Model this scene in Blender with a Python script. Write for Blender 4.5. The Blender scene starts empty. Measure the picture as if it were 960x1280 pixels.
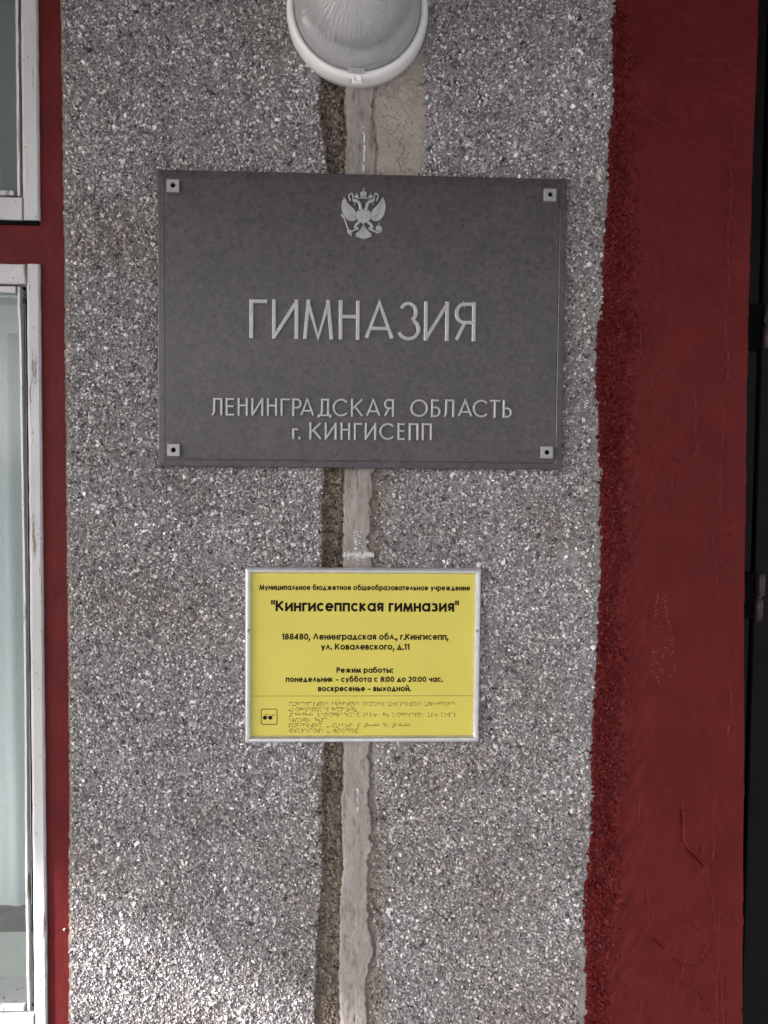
import bpy, math, random
import numpy as np
from mathutils import Matrix, Vector

# ------------------------------------------------------------------ camera
SC = bpy.context.scene
COL = SC.collection
CZ = 1.55                                  # eye height; the wall front is the plane y = 0
CD = 0.96                                  # distance of the lens from the wall
_yaw, _pit, _rol = [math.radians(a) for a in (2.14963, 2.44762, 0.52151)]
def _axes():
    cy, sy, cp, sp = math.cos(_yaw), math.sin(_yaw), math.cos(_pit), math.sin(_pit)
    rz = np.array([[cy, sy, 0], [-sy, cy, 0], [0, 0, 1]])
    fw = rz @ np.array([0, cp, -sp]); ri = rz @ np.array([1, 0, 0]); up = rz @ np.array([0, sp, cp])
    c, s = math.cos(_rol), math.sin(_rol)
    return c*ri + s*up, -s*ri + c*up, fw
RI, UP, FW = _axes()
cam = bpy.data.objects.new('camera', bpy.data.cameras.new('camera'))
COL.objects.link(cam)
cam.data.sensor_fit = 'HORIZONTAL'; cam.data.sensor_width = 36; cam.data.lens = 36
cam.data.clip_start = 0.02; cam.data.clip_end = 2000
cam.matrix_world = Matrix([[RI[i], UP[i], -FW[i], (0, -CD, CZ)[i]] for i in range(3)] + [[0, 0, 0, 1]])
SC.camera = cam

# ------------------------------------------------------------------ light
SUN_EL, SUN_AZ = math.radians(26), math.radians(66)      # azimuth: to the left of the wall's normal
S = Vector((-math.sin(SUN_AZ)*math.cos(SUN_EL), -math.cos(SUN_AZ)*math.cos(SUN_EL), math.sin(SUN_EL)))
W = bpy.data.worlds.new('World'); SC.world = W; W.use_nodes = True
nt = W.node_tree; nt.nodes.clear()
sky = nt.nodes.new('ShaderNodeTexSky'); sky.sky_type = 'NISHITA'; sky.sun_disc = False
sky.sun_elevation = SUN_EL; sky.sun_rotation = math.atan2(S.x, S.y)
sky.air_density = 1.0; sky.dust_density = 3.0
hs = nt.nodes.new('ShaderNodeHueSaturation'); hs.inputs['Saturation'].default_value = 0.30   # thin cloud
bg = nt.nodes.new('ShaderNodeBackground'); bg.inputs[1].default_value = 0.13
wo = nt.nodes.new('ShaderNodeOutputWorld')
nt.links.new(sky.outputs[0], hs.inputs['Color']); nt.links.new(hs.outputs[0], bg.inputs[0]); nt.links.new(bg.outputs[0], wo.inputs[0])
sl = bpy.data.lights.new('sun', 'SUN'); sl.energy = 4.1; sl.angle = math.radians(1.7); sl.color = (1, .97, .94)
so = bpy.data.objects.new('sun', sl); COL.objects.link(so)
so.rotation_euler = S.to_track_quat('Z', 'Y').to_euler()
vs = SC.view_settings
SC.display_settings.display_device = 'sRGB'
vs.view_transform = 'Standard'; vs.look = 'None'; vs.gamma = 1; vs.use_curve_mapping = False
vs.exposure = 1.37
SC.render.engine = 'CYCLES'
SC.cycles.max_bounces = 10; SC.cycles.transmission_bounces = 8

# ------------------------------------------------------------------ helpers
def U(px, py, y=0.0):
    """A pixel of the 960 x 1280 photograph to (x, z) on the plane at depth y."""
    px = np.asarray(px, float); py = np.asarray(py, float)
    a = (px-480)/960.; b = -(py-640)/960.
    dx = FW[0]+a*RI[0]+b*UP[0]; dy = FW[1]+a*RI[1]+b*UP[1]; dz = FW[2]+a*RI[2]+b*UP[2]
    t = (CD+y)/dy
    return dx*t, CZ+dz*t

def hash2(ix, iy, seed):
    h = (ix.astype(np.int64)*374761393 + iy.astype(np.int64)*668265263 + seed*974634777) & 0xFFFFFFFF
    h = ((h ^ (h >> 13))*1274126177) & 0xFFFFFFFF
    h = (h ^ (h >> 16)) & 0xFFFFFFFF
    return h/4294967295.0
def vnoise(x, y, s, seed=0):
    x = np.asarray(x, float)/s; y = np.asarray(y, float)/s
    x, y = np.broadcast_arrays(x, y)
    ix = np.floor(x); iy = np.floor(y); fx = x-ix; fy = y-iy
    fx = fx*fx*(3-2*fx); fy = fy*fy*(3-2*fy)
    a = hash2(ix, iy, seed); b = hash2(ix+1, iy, seed); c = hash2(ix, iy+1, seed); d = hash2(ix+1, iy+1, seed)
    return (a*(1-fx)+b*fx)*(1-fy)+(c*(1-fx)+d*fx)*fy*1.0
def fbm(x, y, s, seed=0, n=4):
    v = 0; a = 1; t = 0
    for k in range(n):
        v = v+a*(vnoise(x, y, s/2**k, seed+k*17)-.5); t += a; a *= .55
    return v/t*2                            # about -1 .. 1
def interp(tab):
    ys = [p[0] for p in tab]; xs = [p[1] for p in tab]
    return lambda y: np.interp(y, ys, xs)
def sstep(a, b, v):
    t = np.clip((v-a)/(b-a), 0, 1); return t*t*(3-2*t)

def props(o, label=None, cat=None, group=None, kind=None):
    for k, v in (('label', label), ('category', cat), ('group', group), ('kind', kind)):
        if v: o[k] = v
    return o
def link(name, me, mats, parent=None):
    for m in (mats if isinstance(mats, (list, tuple)) else [mats]): me.materials.append(m)
    o = bpy.data.objects.new(name, me); COL.objects.link(o)
    if parent is not None: o.parent = parent; o.matrix_parent_inverse = parent.matrix_world.inverted()
    return o
def empty(name, loc):
    o = bpy.data.objects.new(name, None); COL.objects.link(o)
    o.empty_display_size = .05; o.matrix_world = Matrix.Translation(loc); o.location = loc
    return o
def np_mesh(name, V, Q, smooth=False, midx=None):
    me = bpy.data.meshes.new(name)
    Q = np.asarray(Q, np.int32)
    n, k = Q.shape
    me.vertices.add(len(V)); me.vertices.foreach_set('co', np.asarray(V, np.float32).ravel())
    me.loops.add(n*k); me.loops.foreach_set('vertex_index', Q.ravel())
    me.polygons.add(n); me.polygons.foreach_set('loop_start', np.arange(0, n*k, k, dtype=np.int32))
    me.polygons.foreach_set('use_smooth', np.full(n, smooth, bool) if np.isscalar(smooth) else smooth)
    if midx is not None: me.polygons.foreach_set('material_index', np.asarray(midx, np.int32))
    me.update(calc_edges=True); me.validate()
    return me
class MB:
    """Collects simple shapes into one mesh."""
    def __init__(s): s.v = []; s.f = []; s.sm = []
    def add(s, vs, fs, smooth=False):
        n = len(s.v); s.v += [tuple(v) for v in vs]; s.f += [tuple(i+n for i in f) for f in fs]; s.sm += [smooth]*len(fs)
    def box(s, x0, x1, y0, y1, z0, z1, ch=0):
        """A box; ch bevels the four edges of its front (-y) face."""
        if ch <= 0:
            v = [(x, y, z) for y in (y0, y1) for z in (z0, z1) for x in (x0, x1)]
            s.add(v, [(0, 1, 3, 2), (5, 4, 6, 7), (0, 2, 6, 4), (1, 5, 7, 3), (2, 3, 7, 6), (0, 4, 5, 1)])
        else:
            a = [(x0+ch, y0, z0+ch), (x1-ch, y0, z0+ch), (x1-ch, y0, z1-ch), (x0+ch, y0, z1-ch)]
            b = [(x0, y0+ch, z0), (x1, y0+ch, z0), (x1, y0+ch, z1), (x0, y0+ch, z1)]
            c = [(x0, y1, z0), (x1, y1, z0), (x1, y1, z1), (x0, y1, z1)]
            f = [(0, 1, 2, 3), (11, 10, 9, 8)]
            for i in range(4):
                j = (i+1) % 4; f += [(i, i+4, j+4, j), (i+4, i+8, j+8, j+4)]
            s.add(a+b+c, f)
    def lathe(s, prof, cx, cz, n=96, smooth=True, fn=None):
        """prof: (radius, y); axis along y."""
        v = []
        for k, (r, y) in enumerate(prof):
            for i in range(n):
                t = 2*math.pi*i/n
                rr, yy = (r, y) if fn is None else fn(k, i, t, r, y)
                v.append((cx+rr*math.cos(t), yy, cz+rr*math.sin(t)))
        f = [(k*n+i, k*n+(i+1) % n, (k+1)*n+(i+1) % n, (k+1)*n+i) for k in range(len(prof)-1) for i in range(n)]
        s.add(v, f, smooth)
    def tube(s, pts, r, n=8):
        pts = [Vector(p) for p in pts]; v = []
        for i, p in enumerate(pts):
            d = (pts[min(i+1, len(pts)-1)]-pts[max(i-1, 0)]).normalized()
            a = d.orthogonal().normalized(); b = d.cross(a)
            v += [p+a*r*math.cos(2*math.pi*k/n)+b*r*math.sin(2*math.pi*k/n) for k in range(n)]
        f = [(i*n+k, i*n+(k+1) % n, (i+1)*n+(k+1) % n, (i+1)*n+k) for i in range(len(pts)-1) for k in range(n)]
        s.add(v, f, True); s.add(v[:n], [tuple(range(n))]); s.add(v[-n:], [tuple(range(n))])
    def prism(s, poly, y0, y1, bev=0.0):
        """Outline (x, z) extruded from the front y0 to the back y1, the front edge drawn in by bev."""
        P = [Vector((p[0], p[1])) for p in poly]; n = len(P)
        if sum(P[i].x*P[(i+1) % n].y-P[(i+1) % n].x*P[i].y for i in range(n)) < 0: P.reverse()
        Fp = P
        if bev:
            Fp = []
            for i in range(n):
                e1 = (P[i]-P[i-1]).normalized(); e2 = (P[(i+1) % n]-P[i]).normalized()
                nn = Vector((-e1.y-e2.y, e1.x+e2.x))
                nn = nn.normalized() if nn.length > 1e-6 else Vector((-e1.y, e1.x))
                Fp.append(P[i]+nn*bev)
        v = [(p.x, y0, p.y) for p in Fp]+[(p.x, y0+bev, p.y) for p in P]+[(p.x, y1, p.y) for p in P]
        f = [tuple(range(n))]
        for i in range(n):
            j = (i+1) % n; f += [(i, i+n, j+n, j), (i+n, i+2*n, j+2*n, j+n)]
        s.add(v, f)
    def stroke(s, pts, w, y0, y1, closed=False, cap=True, bev=0.0):
        """A band of width w along pts (x, z)."""
        P = [Vector((p[0], p[1])) for p in pts]; n = len(P)
        if not closed and cap:
            P[0] = P[0]+(P[0]-P[1]).normalized()*w/2; P[-1] = P[-1]+(P[-1]-P[-2]).normalized()*w/2
        L = []; Rr = []
        for i in range(n):
            d1 = (P[i]-P[i-1]) if (i > 0 or closed) else (P[1]-P[0])
            d2 = (P[(i+1) % n]-P[i]) if (i < n-1 or closed) else (P[-1]-P[-2])
            d1 = d1.normalized(); d2 = d2.normalized()
            m = Vector((-d1.y-d2.y, d1.x+d2.x))
            m = m.normalized() if m.length > 1e-6 else Vector((-d1.y, d1.x))
            k = max(.42, m.dot(Vector((-d1.y, d1.x))))
            L.append(P[i]+m*w/2/k); Rr.append(P[i]-m*w/2/k)
        b = bev
        v = []
        for i in range(n):
            c = P[i]; q = 1-2*b/w if b else 1
            l2 = c+(L[i]-c)*q; r2 = c+(Rr[i]-c)*q
            v += [(l2.x, y0, l2.y), (r2.x, y0, r2.y), (L[i].x, y0+b, L[i].y), (Rr[i].x, y0+b, Rr[i].y), (L[i].x, y1, L[i].y), (Rr[i].x, y1, Rr[i].y)]
        f = []
        for i in range(n if closed else n-1):
            a = i*6; c = ((i+1) % n)*6
            f += [(a, a+1, c+1, c), (a+2, a, c, c+2), (a+1, a+3, c+3, c+1), (a+4, a+2, c+2, c+4), (a+3, a+5, c+5, c+3)]
        if not closed:
            e = (n-1)*6
            f += [(0, 2, 3, 1), (2, 4, 5, 3), (e, e+1, e+3, e+2), (e+2, e+3, e+5, e+4)]
        s.add(v, f)
    def build(s, name, mats, parent=None):
        me = bpy.data.meshes.new(name); me.from_pydata(s.v, [], s.f)
        me.polygons.foreach_set('use_smooth', s.sm)
        import bmesh
        bm = bmesh.new(); bm.from_mesh(me); bmesh.ops.recalc_face_normals(bm, faces=bm.faces); bm.to_mesh(me); bm.free()
        return link(name, me, mats, parent)

# ------------------------------------------------------------------ materials
class Mat:
    def __init__(s, name, color=(.5, .5, .5), rough=.6, metal=0, **kw):
        s.m = bpy.data.materials.new(name); s.m.use_nodes = True; s.t = s.m.node_tree
        s.b = s.t.nodes['Principled BSDF']
        s.b.inputs['Base Color'].default_value = (*color, 1); s.b.inputs['Roughness'].default_value = rough; s.b.inputs['Metallic'].default_value = metal
        for k, v in kw.items(): s.b.inputs[k.replace('_', ' ')].default_value = v
        s._bump = None
    def n(s, typ, **kw):
        n = s.t.nodes.new('ShaderNode'+typ)
        for k, v in kw.items():
            if hasattr(n, k): setattr(n, k, v)
            else: n.inputs[k].default_value = v
        return n
    def l(s, a, b): s.t.links.new(a, b)
    def pos(s, scale=(1, 1, 1)):
        g = s.n('NewGeometry'); m = s.n('Mapping'); m.inputs['Scale'].default_value = scale
        s.l(g.outputs['Position'], m.inputs['Vector']); return m.outputs[0]
    def noise(s, scale, detail=4, rough=.6, stretch=(1, 1, 1), dist=0):
        n = s.n('TexNoise'); n.inputs['Scale'].default_value = scale; n.inputs['Detail'].default_value = detail
        n.inputs['Roughness'].default_value = rough; n.inputs['Distortion'].default_value = dist
        s.l(s.pos(stretch), n.inputs['Vector']); return n.outputs['Fac']
    def voro(s, scale, feature='F1', stretch=(1, 1, 1), rnd=1):
        n = s.n('TexVoronoi'); n.feature = feature; n.inputs['Scale'].default_value = scale; n.inputs['Randomness'].default_value = rnd
        s.l(s.pos(stretch), n.inputs['Vector']); return n.outputs['Distance']
    def ramp(s, fac, stops, interp='LINEAR'):
        r = s.n('ValToRGB'); cr = r.color_ramp; cr.interpolation = interp
        while len(cr.elements) < len(stops): cr.elements.new(.5)
        for e, (p, c) in zip(cr.elements, stops):
            e.position = p; e.color = (c, c, c, 1) if not isinstance(c, tuple) else (*c, 1)
        s.l(fac, r.inputs[0]); return r.outputs[0]
    def mix(s, fac, a, b, mode='MIX'):
        m = s.n('Mix'); m.data_type = 'RGBA'; m.blend_type = mode
        for v, i in ((fac, m.inputs[0]), (a, m.inputs[6]), (b, m.inputs[7])):
            if isinstance(v, bpy.types.NodeSocket): s.l(v, i)
            elif isinstance(v, tuple): i.default_value = (*v, 1)
            else: i.default_value = v
        return m.outputs[2]
    def col(s, sock): s.l(sock, s.b.inputs['Base Color']); return s
    def rough(s, sock): s.l(sock, s.b.inputs['Roughness']); return s
    def bump(s, h, strength=.5, dist=.001):
        b = s.n('Bump'); b.inputs['Strength'].default_value = strength; b.inputs['Distance'].default_value = dist
        s.l(h, b.inputs['Height'])
        if s._bump: s.l(s._bump, b.inputs['Normal'])
        s._bump = b.outputs[0]; s.l(s._bump, s.b.inputs['Normal']); return s

def m_chips():
    m = Mat('stone_chips', rough=.5)
    g = m.n('NewGeometry')
    r = m.ramp(g.outputs['Random Per Island'], [(0, (.05, .046, .049)), (.06, (.13, .119, .124)), (.20, (.24, .222, .228)), (.5, (.355, .330, .339)),
               (.70, (.44, .415, .422)), (.735, (.40, .34, .31)), (.77, (.48, .455, .462)), (.88, (.66, .64, .645)), (1, (.94, .92, .92))])
    w = m.n('TexWhiteNoise'); w.noise_dimensions = '1D'; m.l(g.outputs['Random Per Island'], w.inputs['W'])
    d = m.ramp(m.noise(9, 5, .6, dist=.6), [(.32, (.78, .74, .72)), (.5, (.95, .94, .94)), (.68, (1.08, 1.08, 1.08))])
    c = m.mix(1.0, r, d, 'MULTIPLY')
    st = m.ramp(m.noise(3.2, 5, .62, dist=.8), [(.46, (1, 1, 1)), (.62, (.975, .94, .905)), (.78, (.87, .80, .735))])     # dirt and rust stains
    c = m.mix(1.0, c, st, 'MULTIPLY')
    m.col(c); m.rough(m.ramp(w.outputs['Value'], [(0, .25), (1, .75)]))
    m.bump(m.noise(900, 3), .25, .0006)
    return m.m
def m_stained():
    m = Mat('brown_stained_stones', rough=.85)
    g = m.n('NewGeometry')
    r = m.ramp(g.outputs['Random Per Island'], [(0, (.018, .012, .009)), (.22, (.075, .055, .042)), (.55, (.15, .117, .092)), (.85, (.22, .18, .148)), (1, (.30, .26, .225))])
    d = m.ramp(m.noise(7, 4, .6), [(.35, (.75, .70, .66)), (.65, (1.25, 1.25, 1.25))])
    m.col(m.mix(1.0, r, d, 'MULTIPLY')); m.bump(m.noise(900, 3), .3, .0006)
    return m.m
def m_beige():
    m = Mat('beige_stained_stones', rough=.85)
    g = m.n('NewGeometry')
    r = m.ramp(g.outputs['Random Per Island'], [(0, (.05, .038, .03)), (.2, (.15, .122, .102)), (.6, (.25, .215, .187)), (.9, (.34, .30, .27)), (1, (.5, .47, .44))])
    m.col(r); m.bump(m.noise(900, 3), .3, .0006)
    return m.m
def m_mortar(name, lo, hi, speck=(.10, .09, .08), amt=.5, fine=350):
    m = Mat(name, rough=.9)
    c = m.ramp(m.noise(28, 6, .65, dist=.4), [(.3, lo), (.7, hi)])
    s1 = m.ramp(m.voro(260), [(.10, 0.0), (.17, 1.0)])
    msk = m.ramp(m.noise(60, 3), [(.45, 0.0), (.62, amt)])
    inv = m.mix(msk, (1., 1., 1.), s1)
    c = m.mix(inv, speck, c)
    f = m.ramp(m.noise(fine, 4, .7), [(.25, .72), (.75, 1.2)])
    m.col(m.mix(1.0, c, f, 'MULTIPLY'))
    m.bump(m.noise(fine*2, 4, .7), .5, .0008)
    return m.m
def m_strip():
    m = Mat('smooth_grey_mortar', rough=.88)
    c = m.ramp(m.noise(38, 7, .68, (1.6, 1, .55), .5), [(.28, (.19, .163, .148)), (.45, (.272, .240, .222)), (.6, (.322, .290, .272)), (.75, (.38, .347, .33))])
    k = m.ramp(m.noise(150, 5, .7, (1, 1, .25), .3), [(.33, (.62, .58, .56)), (.45, (1, 1, 1)), (.70, (1.12, 1.12, 1.12))])
    c = m.mix(1.0, c, k, 'MULTIPLY')
    p = m.mix(1.0, m.ramp(m.voro(210), [(.08, 1.0), (.16, 0.0)]), m.ramp(m.noise(45, 3), [(.48, 0.0), (.60, .8)]), 'MULTIPLY')
    m.col(m.mix(p, c, (.11, .09, .08))); m.bump(m.noise(600, 4, .7), .5, .0008); m.bump(m.noise(90, 5, .65, (1, 1, .4)), .5, .002)
    return m.m
def m_red(name, base=(.110, .0108, .0108), worn=.0):
    m = Mat(name, base, .42); m.b.inputs['Specular IOR Level'].default_value = .13
    lo = tuple(v*.82 for v in base); hi = (base[0]*1.12, base[1]*1.25, base[2]*1.25)
    c = m.ramp(m.noise(14, 6, .6, dist=.5), [(.3, lo), (.7, hi)])
    if worn:
        d = m.ramp(m.voro(170), [(.10, 1.0), (.16, 0.0)])
        k = m.ramp(m.noise(23, 4), [(.62, 0.0), (.72, worn)])
        c = m.mix(m.mix(1.0, d, k, 'MULTIPLY'), c, (.42, .28, .27))
    m.col(c); m.rough(m.ramp(m.noise(60, 4), [(.3, .42), (.7, .60)]))
    m.bump(m.noise(420, 4, .6), .38, .0008); m.bump(m.noise(70, 4, .55, (1, 1, .6)), .55, .0022)
    return m.m
def m_wpaint():
    m = Mat('old_white_paint', (.72, .70, .69), .42)
    c = m.ramp(m.noise(11, 5, .6, (1, 1, .4)), [(.3, (.46, .447, .452)), (.65, (.585, .572, .580))])
    gr = m.ramp(m.noise(70, 6, .75, (1, 1, .10), .3), [(.385, 1.0), (.41, 0.0)])             # flaked spots along the grain
    c = m.mix(gr, c, (.20, .17, .15))
    sp = m.ramp(m.voro(75), [(.085, 1.0), (.13, 0.0)])
    c = m.mix(sp, c, (.36, .32, .29))
    m.col(c); m.bump(m.noise(120, 5, .6, (1, 1, .12)), .35, .0012); m.bump(m.noise(700, 3), .1, .0005)
    return m.m
def m_plate():
    m = Mat('hammered_dark_enamel', (.075, .064, .069), .36, .0, Specular_IOR_Level=.75)
    v = m.noise(190, 4, .6, dist=.5)
    c = m.ramp(v, [(.34, (.026, .020, .025)), (.46, (.050, .042, .048)), (.56, (.056, .047, .054)), (.68, (.082, .060, .066))])
    w = m.ramp(m.noise(26, 4, .6), [(.35, (.86, .86, .88)), (.65, (1.12, 1.06, 1.07))])
    m.col(m.mix(1.0, c, w, 'MULTIPLY')); m.bump(v, .16, .0010); m.bump(m.noise(700, 2), .12, .0004)
    m.rough(m.ramp(m.noise(90, 3), [(.3, .27), (.7, .40)]))
    return m.m
def m_metal(name, col, rough, metal=1.0, sc=300):
    m = Mat(name, col, rough, metal)
    m.col(m.ramp(m.noise(sc*.3, 4), [(.3, tuple(v*.86 for v in col)), (.7, tuple(min(1, v*1.06) for v in col))]))
    m.rough(m.ramp(m.noise(sc, 3), [(.3, rough*.8), (.7, min(1, rough*1.25))])); m.bump(m.noise(sc*2, 3), .12, .0004)
    return m.m
M = {}
M['chips'] = m_chips()
M['cement'] = m_mortar('cement_matrix', (.22, .205, .205), (.34, .32, .32))
M['brown'] = m_mortar('brown_groove_mortar', (.12, .092, .072), (.235, .19, .152), (.04, .03, .022), .8, 240)
M['stained'] = m_stained(); M['beige'] = m_beige()
M['strip'] = m_strip()
M['patch'] = m_mortar('beige_speckled_mortar', (.30, .255, .225), (.42, .365, .33), (.09, .07, .06), 1.0, 300)
M['edge'] = m_mortar('rough_beige_mortar', (.17, .14, .12), (.29, .25, .225), (.06, .05, .045), .9, 260)
M['red'] = m_red('red_masonry_paint', worn=.0)
M['redrough'] = m_red('red_paint_on_pebbles', (.110, .0100, .0104), worn=.12)
M['redboard'] = m_red('red_board_paint', (.118, .0130, .0136))
M['white'] = m_wpaint()
M['plate'] = m_plate()
M['silver'] = m_metal('satin_silver_letters', (.47, .455, .47), .44, .5)
M['capmetal'] = m_metal('dull_cap_metal', (.37, .355, .37), .48, .5)
M['alu'] = m_metal('anodised_aluminium', (.72, .71, .73), .34, .75)
M['black'] = Mat('hole_and_shade_black', (.005, .0045, .005), .8, Specular_IOR_Level=.05).m
def m_yel():
    m = Mat('yellow_plastic_film', (.68, .57, .12), .5)
    m.col(m.ramp(m.noise(16, 3), [(.3, (.615, .525, .088)), (.7, (.655, .56, .100))])); m.bump(m.noise(60, 2), .05, .001); return m.m
M['yellow'] = m_yel()
M['ink'] = Mat('dark_print_ink', (.012, .004, .004), .7, Specular_IOR_Level=.15).m
M['olive'] = Mat('braille_dot_ink', (.10, .08, .017), .55).m
def m_plastic():
    m = Mat('aged_white_plastic', (.70, .69, .66), .38)
    m.col(m.ramp(m.noise(18, 5), [(.3, (.84, .83, .82)), (.6, (.91, .90, .89))])); m.bump(m.noise(500, 3), .08, .0005); return m.m
M['plastic'] = m_plastic()
M['chalk'] = Mat('white_paint_drips', (.74, .72, .70), .7).m
def m_door():
    m = Mat('dark_brown_door_enamel', (.006, .005, .0055), .45, Specular_IOR_Level=.12)
    m.col(m.ramp(m.noise(30, 4), [(.3, (.005, .004, .0045)), (.7, (.009, .0065, .007))])); m.bump(m.noise(260, 4), .25, .0008); return m.m
M['door'] = m_door()
def m_hinge():
    m = Mat('worn_brown_hinge', (.035, .022, .023), .36, .2)
    w = m.ramp(m.noise(95, 5, .7, (1, 1, .35)), [(.60, 0.0), (.66, 1.0)])
    m.col(m.mix(w, (.046, .027, .030), (.18, .145, .145))); m.bump(m.noise(200, 4), .3, .001); return m.m
M['hinge'] = m_hinge()
def m_glass():
    m = Mat('window_glass', (.93, .97, .96), .0); m.b.inputs['Transmission Weight'].default_value = 1; m.b.inputs['IOR'].default_value = 1.5
    m.bump(m.noise(6, 2), .08, .004); return m.m
M['glass'] = m_glass()
def m_curtain():
    m = Mat('pale_curtain_cloth', (.62, .68, .66), .9, Transmission_Weight=0)
    m.col(m.ramp(m.noise(700, 2, .5, (1, 1, .3)), [(.3, (.70, .77, .79)), (.7, (.80, .86, .88))])); return m.m
M['curtain'] = m_curtain()
M['room'] = Mat('dim_room_wall', (.27, .34, .35), .9).m
def m_sill():
    m = Mat('inner_sill_paint', (.62, .63, .60), .5); m.bump(m.noise(40, 4), .2, .001); return m.m
M['sill'] = m_sill()
def m_lampglass():
    m = Mat('prismatic_lamp_glass', (.98, .97, .98), .11); m.b.inputs['Transmission Weight'].default_value = .74; m.b.inputs['IOR'].default_value = 1.36
    m.col(m.ramp(m.noise(14, 3), [(.3, (.95, .935, .945)), (.7, (.99, .985, .99))])); return m.m
M['lampglass'] = m_lampglass()
M['bulb'] = Mat('opal_bulb', (.95, .94, .93), .25).m
M['body'] = m_mortar('plain_wall_render', (.22, .20, .19), (.30, .28, .27))
M['canopy'] = m_mortar('shade_canopy_concrete', (.24, .24, .25), (.32, .32, .33))
M['ground'] = m_mortar('paving_concrete', (.17, .17, .178), (.24, .24, .25), (.15, .15, .15))

# ------------------------------------------------------------------ ground
def ground():
    me = bpy.data.meshes.new('ground')
    me.from_pydata([(-900, 2, 0), (-900, -900, 0), (900, -900, 0), (900, 2, 0)], [], [(0, 1, 2, 3)])
    props(link('ground', me, M['ground']), kind='structure')
ground()

# ------------------------------------------------------------------ the building
BLD = empty('school_building', (0, .3, 0))
props(BLD, 'school wall of grey pebble dash and red painted plaster with old white windows', 'building')

XL = interp([(-120, 75), (0, 77.5), (320, 82), (620, 84.5), (960, 88), (1280, 87.5), (1400, 87.5)])          # pebble dash, left edge
XR = interp([(-120, 765), (0, 765), (130, 767), (160, 761), (240, 760), (300, 754), (390, 752), (410, 745), (480, 745), (560, 748), (640, 750), (700, 750), (760, 748),
             (820, 745), (860, 742), (960, 739), (1040, 738), (1060, 735), (1098, 733), (1105, 729), (1160, 729), (1180, 732), (1280, 732), (1400, 732)])
XE = interp([(-120, 952), (0, 948), (160, 942), (320, 937), (480, 933.5), (640, 931), (960, 929), (1280, 927.5), (1400, 927)])  # right edge of the red plaster
GL = interp([(-120, 402), (90, 399), (130, 396), (150, 399), (190, 405), (215, 408), (586, 404), (640, 402), (710, 401), (930, 404), (1005, 400), (1090, 402), (1175, 395), (1280, 392), (1400, 392)])   # groove, left edge
CL = interp([(-120, 430), (95, 432), (125, 430), (165, 434), (215, 430), (586, 430), (640, 429), (710, 428), (930, 429.5), (985, 429), (995, 426), (1050, 428.5), (1085, 429.5), (1120, 425), (1180, 424), (1230, 424), (1280, 426), (1400, 426)])   # mortar strip
CR = interp([(-120, 470), (95, 470), (150, 466), (180, 472), (215, 470), (586, 470), (630, 466), (680, 463), (710, 467), (930, 463), (1000, 464), (1040, 466), (1055, 467), (1070, 462), (1120, 461), (1150, 462), (1186, 470), (1205, 464), (1225, 458), (1260, 459), (1280, 460), (1400, 460)])
GR = interp([(-120, 535), (90, 528), (140, 532), (215, 529), (230, 500), (560, 485), (640, 483), (710, 478), (930, 470), (1000, 473), (1060, 480), (1110, 485), (1150, 478), (1190, 474), (1250, 484), (1280, 484), (1400, 484)])   # end of the rough mortar

def grid_sheet(x0, x1, y0, y1, st, hfun, mask, ydepth=0.0):
    """A sheet of quads over a pixel rectangle of the wall; hfun: metres towards the viewer."""
    nx = int((x1-x0)/st)+1; ny = int((y1-y0)/st)+1
    PX, PY = np.meshgrid(np.linspace(x0, x1, nx), np.linspace(y0, y1, ny))
    X, Z = U(PX, PY); H = hfun(PX, PY)
    V = np.stack([X, np.full_like(X, ydepth)-H, Z], -1).reshape(-1, 3)
    I = np.arange(nx*ny).reshape(ny, nx)
    Q = np.stack([I[:-1, :-1], I[1:, :-1], I[1:, 1:], I[:-1, 1:]], -1).reshape(-1, 4)
    cx = (PX[:-1, :-1]+PX[1:, 1:])/2; cy = (PY[:-1, :-1]+PY[1:, 1:])/2
    k = mask(cx, cy).reshape(-1)
    Q = Q[k]
    used = np.unique(Q); mp = np.full(nx*ny, -1); mp[used] = np.arange(len(used))
    return V[used], mp[Q]

def stones(px, py, y, size, rng, flat=.62):
    """Angular crushed stones: jittered hexahedra, 8 vertices and 6 quads each."""
    n = len(px); X, Z = U(px, py)
    c = np.array([(a, b, d) for a in (-1, 1) for b in (-1, 1) for d in (-1, 1)], float)
    v = c[None]*rng.uniform(.45, 1.0, (n, 8, 3))
    v *= np.stack([np.ones(n), rng.uniform(.6, .95, n), rng.uniform(flat*.7, flat*1.2, n)], -1)[:, None, :]*(size/2*1.25)[:, None, None]
    q = rng.normal(size=(n, 4)); q /= np.linalg.norm(q, axis=1)[:, None]
    w, x, yy, z = q.T
    R = np.stack([1-2*(yy*yy+z*z), 2*(x*yy-w*z), 2*(x*z+w*yy), 2*(x*yy+w*z), 1-2*(x*x+z*z), 2*(yy*z-w*x), 2*(x*z-w*yy), 2*(yy*z+w*x), 1-2*(x*x+yy*yy)], -1).reshape(n, 3, 3)
    v = np.einsum('nij,nkj->nki', R, v)+np.stack([X, y, Z], -1)[:, None, :]
    f = np.array([(0, 1, 3, 2), (4, 6, 7, 5), (0, 4, 5, 1), (2, 3, 7, 6), (0, 2, 6, 4), (1, 5, 7, 3)])
    Q = (np.arange(n)[:, None, None]*8+f[None]).reshape(-1, 4)
    return v.reshape(-1, 3), Q

def wob(y, s, a, seed): return fbm(y, y*0+seed*3.7, s, seed, 3)*a
PLAQ = (199, 705, 214, 582); SIGN = (309, 597, 713, 925)
def hidden(px, py):
    k = (px > 207) & (px < 698) & (py > 222) & (py < 576)
    return k | ((px > 316) & (px < 590) & (py > 720) & (py < 918))

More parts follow.
